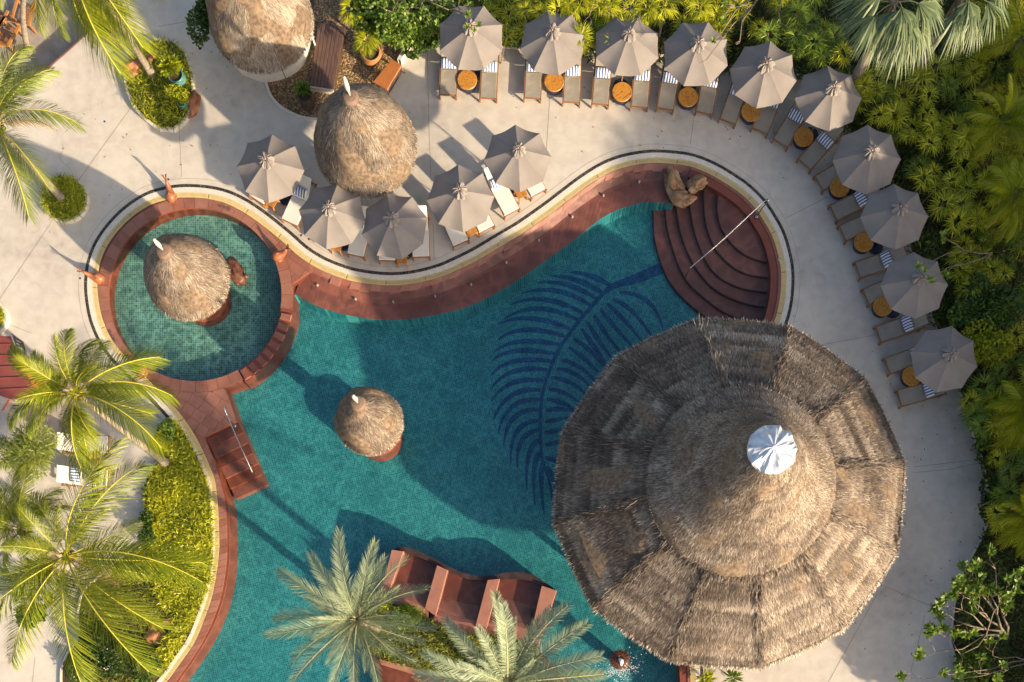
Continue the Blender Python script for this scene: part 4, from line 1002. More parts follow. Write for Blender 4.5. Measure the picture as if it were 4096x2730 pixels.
WL = [('F',36,208,.54,-.84,'white lounger under the leftmost inner umbrella, only its foot showing',0), ('F',298,385,.42,-.91,'white lounger between the two leftmost inner umbrellas',1), ('F',550,527,.25,-.97,'white lounger left foot showing under the second inner umbrella',0),
      ('F',822,645,.2,-.98,'white lounger between the second and the middle inner umbrella',1), ('F',1073,685,.03,-1,'white lounger on the left under the middle inner umbrella',0), ('F',1340,657,-.03,-1,'white lounger on the right under the middle inner umbrella',0),
      ('F',1660,548,-.40,-.91,'white lounger left of the square stool below the creased umbrella',0), ('F',1865,437,-.46,-.88,'white lounger right of the square stool below the creased umbrella',0), ('F',2063,304,-.47,-.88,'long white lounger left of the stool of the rightmost inner umbrella',1),
      ('F',2272,152,-.5,-.87,'white lounger at the right end of the inner row',0), ('I',862,937,-1,0,'white lounger under the palm fronds at the left, upper of two',0), ('I',860,1200,-1,-.03,'white lounger with striped pillow among the palm fronds, lower of two',1)]
for f_, x, y, dx, dy, lb, pl in WL:
    o = place('white', f_, x, y, dx, dy, lb, pl, 'striped pillow on the ' + lb.replace('with striped pillow ', ''), hz=.38)
    o['group'] = 'white cushioned loungers'

def make_table():
    t = thing('side_table', 'x', 'side table', (0, 0, 0), 0, 'round side tables with wooden tops')
    MB().lathe([(.30, 0), (.36, .04), (.385, .16), (.37, .27), (.33, .335)], 32).build('drum_base', M['navy'], t, True)
    MB().lathe([(.40, .336), (.412, .35), (.412, .375), (.40, .39)], 40).build('table_top', M['woodtop'], t)
    MB().lathe([(.022, .38), (.022, .394)], 10).build('centre_plug', M['darkpot'], t)
    return t
T = [('B',1703,626,'round wooden side table leftmost in the outer row, grain running across'), ('C',424,641,'round wooden side table second from the left end of the outer row'), ('C',957,720,'round wooden side table third from the left, between loungers'), ('C',1475,760,'round wooden side table fourth from the left, pale orange'),
     ('C',1970,875,'dark-stained round wooden side table, fifth from the left'), ('D',618,1072,'sixth round wooden side table, at the bend of the row'), ('D',901,1467,'seventh round wooden side table below the bend of the row'), ('H',1090,527,'round wooden side table right of the curved pool steps'),
     ('H',1240,1030,'ninth round wooden side table, next to last in the outer row'), ('L',1467,400,'last round wooden side table, nearest the pavilion')]
tb = make_table()
for i, (f_, x, y, lb) in enumerate(T):
    o = tb if i == 0 else copy_tree(tb); q = P(z(f_, x, y), .39); o.location = (q.x, q.y, 0); o.rotation_euler.z = [0, 1.2, .9, 1.7, 2.4, 2.0, .6, .2, 1.4, 1.9][i]; o['label'] = lb
def make_stool():
    t = thing('stool_table', 'x', 'stool', (0, 0, 0), 0, 'square teak stools between white loungers')
    MB().box(-.21, .21, -.22, .22, .37, .41).build('stool_top', M['teak2'], t)
    for sx in (-1, 1):
        for sy in (-1, 1): MB().beam((sx * .17, sy * .18, .37), (sx * .21, sy * .22, 0), .055, .055).build('leg', M['teak2'], t)
    return t
ST = [('F',170,205,.54,-.84,'square teak stool beside the leftmost inner umbrella'), ('F',680,552,.25,-.97,'square teak stool below the second inner umbrella'), ('F',1192,655,0,-1,'square teak stool below the middle inner umbrella'), ('F',1732,430,-.42,-.9,'square teak stool below the creased umbrella'),
      ('F',2122,138,-.48,-.87,'square teak stool below the rightmost inner umbrella'), ('I',725,1035,-1,0,'square teak stool half hidden by palm fronds at the left')]
s0 = make_stool()
for i, (f_, x, y, dx, dy, lb) in enumerate(ST):
    o = s0 if i == 0 else copy_tree(s0); q = P(z(f_, x, y), .4); d = DIR(dx, dy); o.location = (q.x, q.y, 0); o.rotation_euler.z = math.atan2(-d.x, d.y); o['label'] = lb

# ================================================================== STATUES, ROCKS, RAILS, POTS
def fish(p, tipdir, label):
    q = P(p, .1); d = DIR(*tipdir); t = thing('stone_fish', label, 'statue', (q.x, q.y, -.02), math.atan2(d.y, d.x), 'orange stone fish spouts on the pool rims'); t.scale = (.86, .9, .92)
    mb = MB(); pts = [(-.24, 0, .10), (-.18, 0, .17), (-.06, 0, .23), (.08, 0, .25), (.22, 0, .30), (.36, 0, .42), (.47, 0, .56), (.54, 0, .68)]
    mb.tube(pts, [.10, .20, .245, .23, .165, .11, .075, .04], 14)
    mb.build('body', M['clay'], t, True)
    for s in (-1, 1):
        MB().add([(.44, 0, .52), (.50, s * .015, .62), (.70, s * .14, .88), (.72, s * .03, .78), (.60, 0, .70)], [(0, 1, 2, 3, 4), (4, 3, 2, 1, 0)]).build('tail_fin', M['clay'], t)
        MB().blob((-.02, s * .20, .12), (.12, .05, .07), 10, 7).build('side_fin', M['clay'], t, True)
        MB().blob((-.17, s * .11, .24), .03, 8, 6).build('eye', M['clay'], t, True)
    MB().tube([(-.10, 0, .40), (.0, 0, .50), (.14, 0, .42)], [.03, .035, .01], 8).build('dorsal_fin', M['clay'], t, True)
    MB().prism([Vector((-.22, -.17)), Vector((.16, -.17)), Vector((.16, .17)), Vector((-.22, .17))], -.02, .06).build('plinth', M['clay'], t)
fish(z('E', 1345, 175), (-.12, -1), 'orange stone fish spout on the top rim of the round pool')
fish(z('E', 775, 815), (-1, -.2), 'orange stone fish spout on the left rim of the round pool')
fish(z('E', 2185, 645), (1, -.25), 'glossy orange stone fish spout on the deck right of the round pool')
fish(z('I', 1120, 370), (-.3, .95), 'orange stone fish spout under the palm at the bottom left of the round pool')
def rock(name, p, h, r, label, m_, seed, amp=.45, par=None, cat='rock', sz=None):
    q = P(p, h); mb = MB(); mb.blob((0, 0, 0), r, 22, 14, seed, amp, 1.7)
    t = link(name, mb.mesh(name, m_, False)); t.location = (q.x, q.y, h); 
    if par: t.parent = par
    else: tag(t, label, cat)
    t.rotation_euler.z = seed; return t
rock('boulder', z('G', 1360, 75), -.08, (.66, .36, .30), 'broad wet tan boulder with a hollow, left one of three on the pool steps', M['rock'], 2, .6)
rock('boulder', z('G', 1540, 70), .05, (.32, .42, .32), 'upright tan boulder, right one of three at the top of the steps', M['rock'], 5.1)
rock('boulder', z('G', 1430, 190), .0, (.50, .30, .26), 'smooth pale yellow boulder, lowest of three by the pool steps', M['rock'], 9.4)
rock('rock', z('A', 1050, 540), .15, (.45, .40, .30), 'brown rock at the left rim of the oval planter', M['rockred'], 1.2)
rock('rock', z('A', 1190, 460), .1, (.28, .32, .25), 'dark rock behind the leaning palm trunk in the oval planter', M['rockred'], 2.5)
rock('rock', z('A', 1510, 820), .12, (.27, .55, .24), 'flat orange rock on the right rim of the oval planter', M['rockred'], 3.0)
rock('rock', z('M', 1210, 1200), .02, (.42, .38, .22), 'orange rock among lily leaves at the lower left bed', M['rockred'], 3.9)
rock('rock', z('M', 1345, 1090), .0, (.26, .34, .18), 'smaller orange rock right of the big one in the lower left bed', M['rockred'], 4.4)
rock('rock', z('M', 800, 1240), .2, (.22, .2, .2), 'grey pink rock at the edge of the flowering bush', M['rock'], 5.4)
rock('rock', z('D', 1800, 270), .9, (.35, .8, .5), 'grey rock face showing between the palms at the top right', M['rock'], 6.4)
rock('rock', z('D', 2060, 715), .9, (.5, .4, .4), 'pinkish grey rock among the dwarf palms', M['rock'], 7.4)
rock('rock', z('D', 2320, 1040), .9, (.3, .9, .4), 'grey rock at the right edge between palm leaves', M['rock'], 8.4)
# brown lumpy carving in the round pool
q = P(z('E', 1830, 745), .05); t = thing('stone_turtle', 'wet brown lumpy stone carving half hidden by the hut in the round pool', 'statue', (q.x, q.y, 0), math.radians(-52))
mb = MB(); mb.blob((0, 0, -.05), (.62, .36, .26), 20, 12, 3, .5, 2.2); mb.build('shell', M['wetrock'], t, True)
MB().blob((.50, .24, 0), (.13, .11, .11), 12, 8, 4, .2).build('head', M['wetrock'], t, True)
for (x, y) in ((.42, -.22), (-.38, .26), (-.46, -.22)): MB().blob((x, y, -.1), (.16, .11, .12), 12, 8, x, .4).build('leg', M['wetrock'], t, True)
# bubbling stone urn
q = P(z('O', 940, 1390), .25); t = thing('fountain', 'small ridged stone fountain bubbling white water near the bottom edge', 'fountain', (q.x, q.y, 0))
MB().lathe([(.20, -1.1), (.24, -.4), (.32, -.1), (.40, .10), (.38, .2), (.25, .24), (.15, .2)], 24).build('bowl', M['wetrock'], t, True)
for k in range(18):
    a = k * math.pi / 9; MB().beam((.16 * math.cos(a), .16 * math.sin(a), .22), (.43 * math.cos(a), .43 * math.sin(a), .16), .06, .12).build('ridge', M['wetrock'], t)
mb = MB(); rr_ = random.Random(6)
mb.tube([(0, 0, .15), (0, 0, .45), (.03, -.06, .62), (.05, -.16, .5), (.06, -.24, .2)], [.07, .06, .09, .07, .04], 10)
mb.build('water_jet', M['foam'], t, True)
mb = MB()
for k in range(420):
    a = rr_.gauss(-1.5, .8); d_ = .35 + abs(rr_.gauss(0, .33)); mb.blob((d_ * math.cos(a), d_ * math.sin(a), -.11 + rr_.random() * .02), (rr_.uniform(.006, .03), rr_.uniform(.006, .018), .008), 5, 3)
tag(mb.build('splash_foam', M['foam'], t), kind='stuff')
# handrails
def rail(name, paths, label, r=.024, org=None, plates=()):
    t = thing(name, label, 'handrail', P(org, 0)); o_ = t.location
    for i, pa in enumerate(paths):
        pts3 = [Vector((*P2(p, h), h)) - o_ for p, h in pa]
        MB().tube(pts3, r, 8).build('rail_tube', M['steel'], t, True)
    for p, h in plates:
        v = Vector((*P2(p, h), h)) - o_; MB().lathe([(.06, 0), (.06, .02), (.03, .03)], 14, v).build('foot_plate', M['steel'], t)
def arcp(a, b, ha, hb, bulge, n=8):
    return [((a[0] + (b[0] - a[0]) * i / n, a[1] + (b[1] - a[1]) * i / n), ha + (hb - ha) * i / n + bulge * math.sin(math.pi * i / n)) for i in range(n + 1)]
rail('handrail', [[(z('G',2105,190),.95),(z('G',2060,215),.98),(z('G',2010,265),.95),(z('G',1780,480),.7),(z('G',1690,560),.6),(z('G',1500,725),.35),(z('G',1480,745),.1),(z('G',1450,810),-.8)],
                  [(z('G',2105,190),.95),(z('G',2100,215),.8),(z('G',2060,255),.5),(z('G',2010,330),.02)], [(z('G',1775,478),.72),(z('G',1745,545),-.3)], [(z('G',2010,265),.95),(z('G',2000,300),.5),(z('G',1995,345),.0)]],
     'thin chrome handrail running down the fan-shaped steps', org=z('G',1780,480), plates=[(z('G',2012,330),.0)])
rail('handrail', [[(z('I',1845,795),.0),(z('I',1800,745),.55),(z('I',1770,690),.92),(z('I',1757,650),.98),(z('I',1768,645),.99),(z('I',1795,745),.9),(z('I',1880,940),.62),(z('I',1975,1150),.3),(z('I',1990,1170),.1),(z('I',1985,1110),-.5)]],
     'chrome handrail over the straight red stair at the left', org=z('I',1845,795), plates=[(z('I',1845,795),.0)])
def pot(p, r, h, m_, label, plant=None, hz=None, soil=True):
    q = P(p, h); t = thing('plant_pot', label, 'plant pot', (q.x, q.y, 0))
    MB().lathe([(r * .6, 0), (r * .9, h * .35), (r, h * .65), (r * .86, h * .93), (r * .9, h), (r * .75, h), (r * .72, h * .9)], 24, cap=False).build('pot', m_, t, True)
    MB().lathe([(r * .72, h * .9), (.01, h * .92)], 16).build('soil', M['soil'], t); return t
pot(z('A', 1372, 585), .37, .62, M['teal'], 'large round teal glazed pot holding the tall yellow-green plant'); pot(z('A', 1425, 800), .22, .4, M['teal2'], 'small turquoise pot under the yellow bush')
pot(z('B', 945, 405), .46, .5, M['pot'], 'wide orange clay pot with the bright yellow fan palm'); pot(z('B', 430, 745), .34, .75, M['darkpot'], 'tall dark urn with a small green plant by the hut')

# ================================================================== BEDS, KERBS, DECK, LEFT SIDE
def kerb_ring(poly, wdt, h, name, par=None, closed=True, m='kerb'):
    a = poly if (not closed or area(poly) > 0) else list(reversed(poly))
    mb = MB(); band(mb, a, offset(a, wdt, closed), 0, h, closed); o = mb.build(name, M[m], par)
    if not par: o['kind'] = 'structure'
    return o
def ccw(p): return p if area(p) > 0 else list(reversed(p))
def bed(name, src, h, m, zz=.06, closed=True):
    p = ccw(catmull([P2(q) for q in src], True, .3)); o = sheet(name, [p], zz, M[m]); o['kind'] = 'structure'; return p
pl1s = zs('A', (1150,400),(1240,345),(1350,355),(1440,430),(1495,560),(1515,700),(1500,840),(1450,960),(1370,1025),(1260,1015),(1160,945),(1075,850),(1030,740),(1005,620),(1030,500))
pl1 = bed('planter_soil', pl1s, .1, 'soil', .10); kerb_ring(pl1, -.11, .22, 'planter_kerb')
pl2 = [Vector(P2((268, 807))) + Vector((math.cos(a * .1963), math.sin(a * .1963))) * .86 for a in range(32)]; sheet('planter_soil', [pl2], .1, M['soil'])['kind'] = 'structure'; kerb_ring(pl2, -.10, .22, 'planter_kerb')
pl3 = [Vector(P2((-31, 1277))) + Vector((math.cos(a * .1963), math.sin(a * .1963))) * .62 for a in range(32)]; sheet('planter_soil', [pl3], .1, M['soil'])['kind'] = 'structure'; kerb_ring(pl3, -.13, .22, 'planter_kerb')
sq = ccw([Vector(P2(p)) for p in [(375,105),(420,162),(475,105),(425,30),(370,-40),(330,0)]]); sheet('planter_soil', [sq], .03, M['gravelbed'])['kind'] = 'structure'
# gravel court
gvs = zs('B', (130,650),(165,745),(225,825),(325,892),(430,932),(560,945),(800,900),(1000,720),(1150,500),(1245,345),(1200,200),(1000,0),(700,-150),(480,-100),(500,290),(450,450),(300,600))
gv = ccw([Vector(P2(p)) for p in gvs]); sheet('gravel_court', [gv], .012, M['gravelbed'])['kind'] = 'structure'
gk = catmull([P2(z('B', *p)) for p in ((118,648),(150,748),(212,832),(316,902),(424,944),(560,958))], False, .2); kerb_ring(gk, .10, .12, 'garden_kerb', closed=False)
hk = catmull([P2(z('B', *p)) for p in ((-150,480),(-110,540),(-60,590),(0,615),(110,650),(250,628),(380,560),(455,450),(492,330),(505,280))], False, .2); kerb_ring(hk, .14, .5, 'garden_kerb', closed=False)
kk = catmull([P2(z('B', *p)) for p in ((1165,505),(1205,425),(1245,345))], False, .4); kerb_ring(kk, -.16, .35, 'garden_kerb', closed=False)
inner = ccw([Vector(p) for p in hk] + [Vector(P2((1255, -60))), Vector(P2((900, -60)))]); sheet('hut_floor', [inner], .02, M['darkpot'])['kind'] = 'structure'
rng = np.random.default_rng(21)
xs = [p.x for p in gv]; ys = [p.y for p in gv]; pp = []
while len(pp) < 7000:
    p = (rng.uniform(min(xs), max(xs)), rng.uniform(min(ys), max(ys)))
    if inside(p, gv) and not inside(p, inner): pp.append(p)
pebbles('gravel', np.array(pp), .036, M['gravel'], .014, 'golden brown gravel spread round the thatched huts at the top', 'gravel', rng)
# plank deck
dk = [Vector(P2(z('B', *p), .3)) for p in ((535,180),(745,215),(652,700),(470,672))]; o_ = dk[0]
deckt = thing('plank_deck', 'dark brown plank platform between the hut and the gravel', 'wooden deck', (*o_, 0))
for k in range(7):
    a, b = k / 7 + .006, (k + 1) / 7 - .006
    q = [dk[0].lerp(dk[1], a), dk[0].lerp(dk[1], b), dk[3].lerp(dk[2], b), dk[3].lerp(dk[2], a)]
    MB().prism([p - o_ for p in ccw(q)], .24, .30 + rnd.uniform(-.006, .006)).build('plank', M['plank'], deckt)
MB().prism([p - o_ for p in ccw([dk[3], dk[2], dk[2] + (dk[2] - dk[1]).normalized() * .06, dk[3] + (dk[3] - dk[0]).normalized() * .06])], 0, .27).build('edge_board', M['bird'], deckt)
MB().prism([(p - o_) * .97 + Vector((.03, -.03)) for p in ccw(dk)], 0, .235).build('base', M['darkpot'], deckt)
# leaning timber board / bench
bq = [P(z('B', *p), .55) for p in ((1110,462),(1190,512),(1075,705),(965,642))]; c = sum(bq, Vector()) / 4
bt = thing('wooden_bench', 'orange brown timber bench on the gravel beside the beehive hut', 'bench', (c.x, c.y, 0))
q = [Vector((p.x - c.x, p.y - c.y)) for p in bq]; MB().prism(ccw(q), .48, .55, bevel=.02).build('seat', M['bench'], bt)
for p in q: MB().tube([(p.x * .85, p.y * .85, .48), (p.x * 1.08, p.y * 1.08, 0)], .035, 6).build('leg', M['plank'], bt)
e = q[2]; MB().beam((q[1].x * .9, q[1].y * .9, .2), (q[2].x * .9, q[2].y * .9, .2), .05, .05).build('stretcher', M['plank'], bt)
# slatted rail by the top hut
t = thing('slatted_chair', 'pale slatted wooden chair back poking out from under the top hut', 'chair', P(z('B', 450, 270), .8))
for k in range(6): MB().beam((-.24 + k * .085, -.16 + k * .05, 0), (-.20 + k * .085, .06 + k * .055, .12), .03, .02).build('slat', M['white'], t)
MB().beam((-.28, -.18, -.02), (.28, -.12, .02), .06, .04).build('seat_edge', M['white'], t)
MB().beam((-.2, -.1, -.8), (-.2, -.1, 0), .05, .05).build('leg', M['white'], t); MB().beam((.2, -.1, -.8), (.2, -.1, 0), .05, .05).build('leg', M['white'], t)

# maroon-roofed cart
cr = [P((x, y), 1.9) for x, y in ((-90,1340),(40,1345),(64,1398),(105,1497),(150,1580),(105,1597),(38,1597),(-60,1560))]; c = Vector((cr[0].x, cr[0].y, 0))
cart = thing('drinks_cart', 'drinks cart with maroon canvas roof and orange side at the left edge', 'cart', c)
top = ccw([Vector((p.x - c.x, p.y - c.y)) for p in cr]); MB().prism(top, 1.84, 1.90, bevel=.02).build('roof', M['maroon'], cart)
for k in range(5):
    f_ = .12 + k * .19; a_ = (P((-80, 1350), 1.92).lerp(P((-40, 1590), 1.92), f_)) - c; b_ = (P((44, 1350), 1.92).lerp(P((140, 1580), 1.92), f_)) - c
    MB().beam(a_, b_, .035, .03).build('roof_batten', M['maroon'], cart)
side = [P((x, y), hh) - c for x, y, hh in ((75,1418,1.8),(125,1440,.9),(172,1535,.9),(150,1578,1.8),(108,1497,1.83))]
MB().add([tuple(s) for s in side], [(0, 1, 2, 3, 4)]).build('side_panel', M['orange'], cart)
s1 = [P((x, y), 1.1) - c for x, y in ((70,1425),(135,1450),(165,1560),(60,1560),(-50,1500))]; MB().prism(ccw([v.xy for v in s1]), .25, 1.1).build('body', M['orange'], cart)
MB().tube([P((40,1597), 1.85) - c, P((12,1640), .1) - c], .045, 8).build('pole', M['orange'], cart)
for (x, y) in ((20, 1420), (20, 1560)): MB().tube([P((x, y), .3) - c + Vector((-.05, 0, 0)), P((x, y), .3) - c + Vector((.05, 0, 0))], .3, 16).build('wheel', M['navy'], cart)
mbq = [P((x, y), hh) for x, y, hh in ((48,1336,1.0),(92,1366,.75),(106,1424,.75),(68,1408,1.0))]; c = mbq[0]
sgn = thing('menu_board', 'dark slate menu board leaning beside the maroon cart', 'sign', (c.x, c.y, 0))
MB().add([tuple(v - Vector((c.x, c.y, 0))) for v in mbq] + [tuple(v - Vector((c.x, c.y, .05))) for v in mbq], [(0, 1, 2, 3), (7, 6, 5, 4), (0, 4, 5, 1), (1, 5, 6, 2), (2, 6, 7, 3), (3, 7, 4, 0)]).build('board', M['slate'], sgn)
v = [m_ - Vector((c.x, c.y, 0)) + Vector((0, 0, .004)) for m_ in mbq]
for k, (a, b) in enumerate(((.25, .7), (.2, .5), (.3, .8))):
    l0 = v[0].lerp(v[3], .25 + k * .2); l1 = v[1].lerp(v[2], .25 + k * .2); MB().beam(l0.lerp(l1, a), l0.lerp(l1, b), .02, .008).build('chalk_line', M['chalk'], sgn)
for k in (0, 3): MB().tube([v[k], (v[k].x - .1, v[k].y, 0)], .02, 6).build('leg', M['slate'], sgn)
# slatted teak chairs at the top left corner on the lower ground
def deckchair(p, ang, label):
    q = P(p, 0); t = thing('deck_chair', label, 'chair', (q.x, q.y, -.55), ang, 'slatted chairs on the lower terrace')
    for k in range(7): MB().box(-.3, .3, k * .11, k * .11 + .08, .38, .41).build('seat_slat', M['teak'], t)
    for k in range(7): MB().beam((-.3 + k * .1, .76, .40), (-.34 + k * .112, 1.15, 1.0), .07, .02).build('back_slat', M['teak2'], t)
    for s in (-1, 1):
        MB().box(s * .37 - .06, s * .37 + .06, -.12, .85, .60, .63).build('arm', M['teak2'], t)
        MB().box(s * .34 - .03, s * .34 + .03, -.05, .05, 0, .60).build('leg', M['teak'], t); MB().box(s * .34 - .03, s * .34 + .03, .75, .85, 0, .60).build('leg', M['teak'], t)
deckchair((45, 100), math.radians(150), 'slatted teak chair at the left edge of the lower terrace'); deckchair((105, 15), math.radians(165), 'slatted teak chair cut by the top edge near the thin palm trunk'); deckchair((0, 40), math.radians(150), 'slatted teak chair in the extreme top left corner')

# ================================================================== ISLAND WITH IN-POOL SEATS
Nz = lambda *pts: [z('N', *p) for p in pts]
isl_out = Nz((1140,520),(1190,500),(1300,530),(1450,600),(1600,680),(1750,725),(1850,730),(2000,705),(2100,700),(2200,715),(2290,765),(2380,830),(2402,880),(2370,1000),(2300,1160),(2240,1290),(2350,1400),(2500,1560),(2600,1800),(2200,2100),(1400,2100),(1050,1800),(1000,1500),(880,1250),(830,1050),(880,880),(1010,830),(1060,720))
isl_all = Nz((1120,530),(1190,505),(1300,530),(1450,600),(1600,680),(1750,727),(1850,732),(2000,707),(2100,702),(2200,715),(2290,765),(2380,830),(2400,880),(2360,1000),(2290,1170),(2240,1290),(2350,1400),(2500,1560),(2600,1800),(2200,2100),(1400,2100),(1050,1800),(1000,1500),(880,1250),(830,1050),(880,900),(1010,850),(1065,720))
isl = thing('seat_island', 'red stone island with three sunken seats and planted middle at the bottom', 'pool island', P(z('N', 1500, 1000), 0))
io = isl.location.xy
ia = ccw([Vector(P2(p)) - io for p in isl_all])
o = sheet('seat_floor', [ia], -.40, M['terrawet'], isl)
wall_strip('island_wall', ia, -1.15, -.40, M['terrawet'], isl, closed=True)
outer = resample(catmull([P2(p) for p in Nz((1120,525),(1185,500),(1300,528),(1450,598),(1600,678),(1750,727),(1850,732),(2000,707),(2100,702),(2200,715),(2290,765),(2385,828))], False, .12), 60)
innr = resample(catmull([P2(p) for p in Nz((1110,540),(1205,545),(1340,590),(1465,652),(1570,700),(1700,752),(1860,768),(1960,762),(2100,752),(2200,772),(2290,812),(2400,850))], False, .12), 60)
mb = MB(); band(mb, [p - io for p in outer], [p - io for p in innr], -1.15, -.14); mb.build('rim', M['stepnose'], isl)
for q in (Nz((1110,528),(1205,542),(1075,900),(1010,850),(1062,720)), Nz((1465,650),(1550,688),(1455,1050),(1370,985)), Nz((1862,765),(1957,758),(1850,1170),(1765,1130)), Nz((2286,810),(2405,850),(2260,1290),(2195,1210))):
    pts = ccw([Vector(P2(p, .06)) - io for p in q]); MB().prism(pts, -1.0, .06, bevel=.015).build('armrest', M['terra2'], isl)
for a_, b_ in ((Nz((1075,855),(1250,890),(1400,975)), Nz((1050,960),(1230,1010),(1400,1090))), (Nz((1450,1000),(1620,1055),(1790,1080)), Nz((1430,1130),(1600,1190),(1790,1210))), (Nz((1840,1070),(2020,1060),(2210,1120)), Nz((1840,1220),(2010,1230),(2230,1300)))):
    A_ = resample([Vector(P2(p)) - io for p in a_], 8); B_ = resample([Vector(P2(p)) - io for p in b_], 8); mb = MB()
    vs = []
    for k in range(8):
        for t_, zz in ((-.9, -.40), (-.25, -.20), (.0, -.135), (.25, -.03), (1, .03)):
            p = A_[k] + (B_[k] - A_[k]) * t_; vs.append((p.x, p.y, zz))
    mb.add(vs, [(i * 5 + j, i * 5 + j + 1, (i + 1) * 5 + j + 1, (i + 1) * 5 + j) for i in range(7) for j in range(4)]); mb.build('seat_back', M['terra'], isl)
    mid0, mid1 = [Vector(P2(z('N', *p))) - io for p in ((0, 0), (0, 0))]
bedp = Nz((850,920),(980,900),(1080,930),(1230,1000),(1400,1075),(1500,1110),(1620,1180),(1790,1200),(1900,1200),(2060,1220),(2200,1290),(2300,1420),(2350,1600),(1900,1650),(1600,1600),(1420,1500),(1290,1460),(1040,1395),(960,1330),(880,1200))
bp_ = ccw([Vector(P2(p)) - io for p in bedp]); MB().prism(bp_, -1.0, .05).build('planting_bed', M['soil'], isl)
MB().prism(ccw([Vector(P2(p)) - io for p in Nz((1010,1385),(1290,1450),(1430,1500),(1620,1610),(1600,1680),(1400,1560),(1260,1500),(1030,1430))]), -1.0, .03).build('bed_kerb', M['terra2'], isl)
MB().prism(ccw([Vector(P2(p)) - io for p in Nz((1010,1080),(1080,855),(1040,860),(870,930),(850,1000))]), -1.0, .035).build('bed_kerb', M['terra'], isl)

# ================================================================== PLANTS
def carpet(name, poly, n, L, W, h0, h1, m, label, cat, seed, spread=.8, clump=None, droop=.45):
    rg = np.random.default_rng(seed); poly = [Vector(p) for p in poly]; xs = [p.x for p in poly]; ys = [p.y for p in poly]; pts = []
    while len(pts) < n:
        p = (rg.uniform(min(xs), max(xs)), rg.uniform(min(ys), max(ys)))
        if inside(p, poly):
            if clump:
                k = clump
                for _ in range(k): pts.append((p[0] + rg.normal() * .03, p[1] + rg.normal() * .03))
            else: pts.append(p)
    pts = np.array(pts[:n]); a = rg.random(n) * 6.283; el = rg.uniform(.05, .85, n)
    hz_ = h0 + (h1 - h0) * (.5 + .5 * np.sin(pts[:, 0] * 2.3 + seed) * np.cos(pts[:, 1] * 1.9)) * rg.uniform(.4, 1, n)
    D = np.stack([np.cos(a) * np.cos(el) * spread, np.sin(a) * np.cos(el) * spread, np.sin(el)], 1)
    Pp = np.stack([pts[:, 0], pts[:, 1], hz_], 1)
    me = blades(name, Pp, D, rg.uniform(*L, n), rg.uniform(*W, n), droop, M[m], rng=rg); return tag(link(name, me), label, cat, kind='stuff')
def leafball(mb_list, c, r, n, rg, L=(.06, .12), W=(.03, .06), hollow=.55):
    """leaf positions and directions through a crown volume"""
    d = rg.normal(size=(n, 3)); d /= np.linalg.norm(d, axis=1, keepdims=True); rad = rg.uniform(hollow, 1.0, (n, 1)) ** .7
    lump = np.array([1 + .28 * noise.noise(Vector(v) * 2.1 + Vector(c)) for v in d])[:, None]
    Pp = np.array(c) + d * np.array(r) * rad * lump; D = d * .6 + rg.normal(size=(n, 3)) * .6; D[:, 2] += .15
    return Pp, D, rg.uniform(*L, n), rg.uniform(*W, n)
def bush(name, p, h, r, n, m, label, cat, seed, L=(.07, .13), W=(.035, .06), stem=True, group=None, lobes=5):
    rg = np.random.default_rng(seed); q = P(p, h); t = thing(name, label, cat, (q.x, q.y, 0), 0, group)
    Ps = []
    for k in range(lobes):
        c = (rg.normal() * r[0] * .42, rg.normal() * r[1] * .42, h - r[2] * rg.uniform(.1, .7)); s_ = rg.uniform(.5, .8)
        Ps.append(leafball(None, c, (r[0] * s_, r[1] * s_, r[2] * s_), n // lobes, rg, L, W))
    Pp, D, L_, W_ = (np.concatenate([x[i] for x in Ps]) for i in range(4))
    Pp[:, 2] = np.maximum(Pp[:, 2], .05)
    tag(link('foliage', blades('foliage', Pp, D, L_, W_, .12, M[m], rng=rg, midw=1.6), t), kind='stuff')
    if stem:
        for k in range(3): MB().tube([(0, 0, 0), (rg.normal() * .08, rg.normal() * .08, h * .4), (rg.normal() * r[0] * .3, rg.normal() * r[1] * .3, h * .8)], [.03, .022, .012], 6).build('stem', M['twig'], t)
    return t
# lilies in the left bed
bl = [P2(p) for p in [(700,1672),(638,1690),(610,1760),(592,1790),(640,1830),(600,1880),(575,1940),(577,1991),(572,2098),(577,2170),(480,2230),(390,2310),(330,2370),(311,2460),(311,2557),(250,2650),(240,2800),(200,3000)]]
kr = list(sub(offset(C, .345, True), (520, 2950), (700, 1684)))
bedpoly = ccw([Vector(p) for p in bl] + [Vector(p) for p in kr]); sheet('planting_bed', [bedpoly], .035, M['soil'])['kind'] = 'structure'
kl = catmull(bl, False, .3); kerb_ring(kl, .07, .1, 'garden_kerb', closed=False)
lily = ccw([Vector(P2(p, .3)) for p in [(690,1675),(650,1720),(600,1780),(650,1835),(610,1880),(580,1950),(585,2100),(610,2200),(590,2300),(640,2420),(700,2480),(660,2560),(600,2640),(640,2690),(700,2600),(760,2500),(805,2400),(838,2300),(848,2150),(842,2050),(825,1940),(795,1860),(760,1790),(735,1740)]])
carpet('lily_grass', lily, 12500, (.22, .40), (.028, .048), .12, .34, 'grass', 'bright yellow-green strap leaved lilies filling the bed left of the pool', 'ground cover', 3)
carpet('lily_grass', ccw([Vector(P2(p, .2)) for p in [(640,1700),(590,1780),(640,1835),(575,1950),(575,2100),(590,2190),(480,2240),(330,2380),(315,2560),(260,2700),(560,2760),(660,2680),(720,2580),(760,2400),(600,2300),(600,2050)]]), 3600, (.2, .38), (.022, .04), .04, .15, 'grass2', 'darker green low leaves at the inner side of the left bed', 'ground cover', 4)
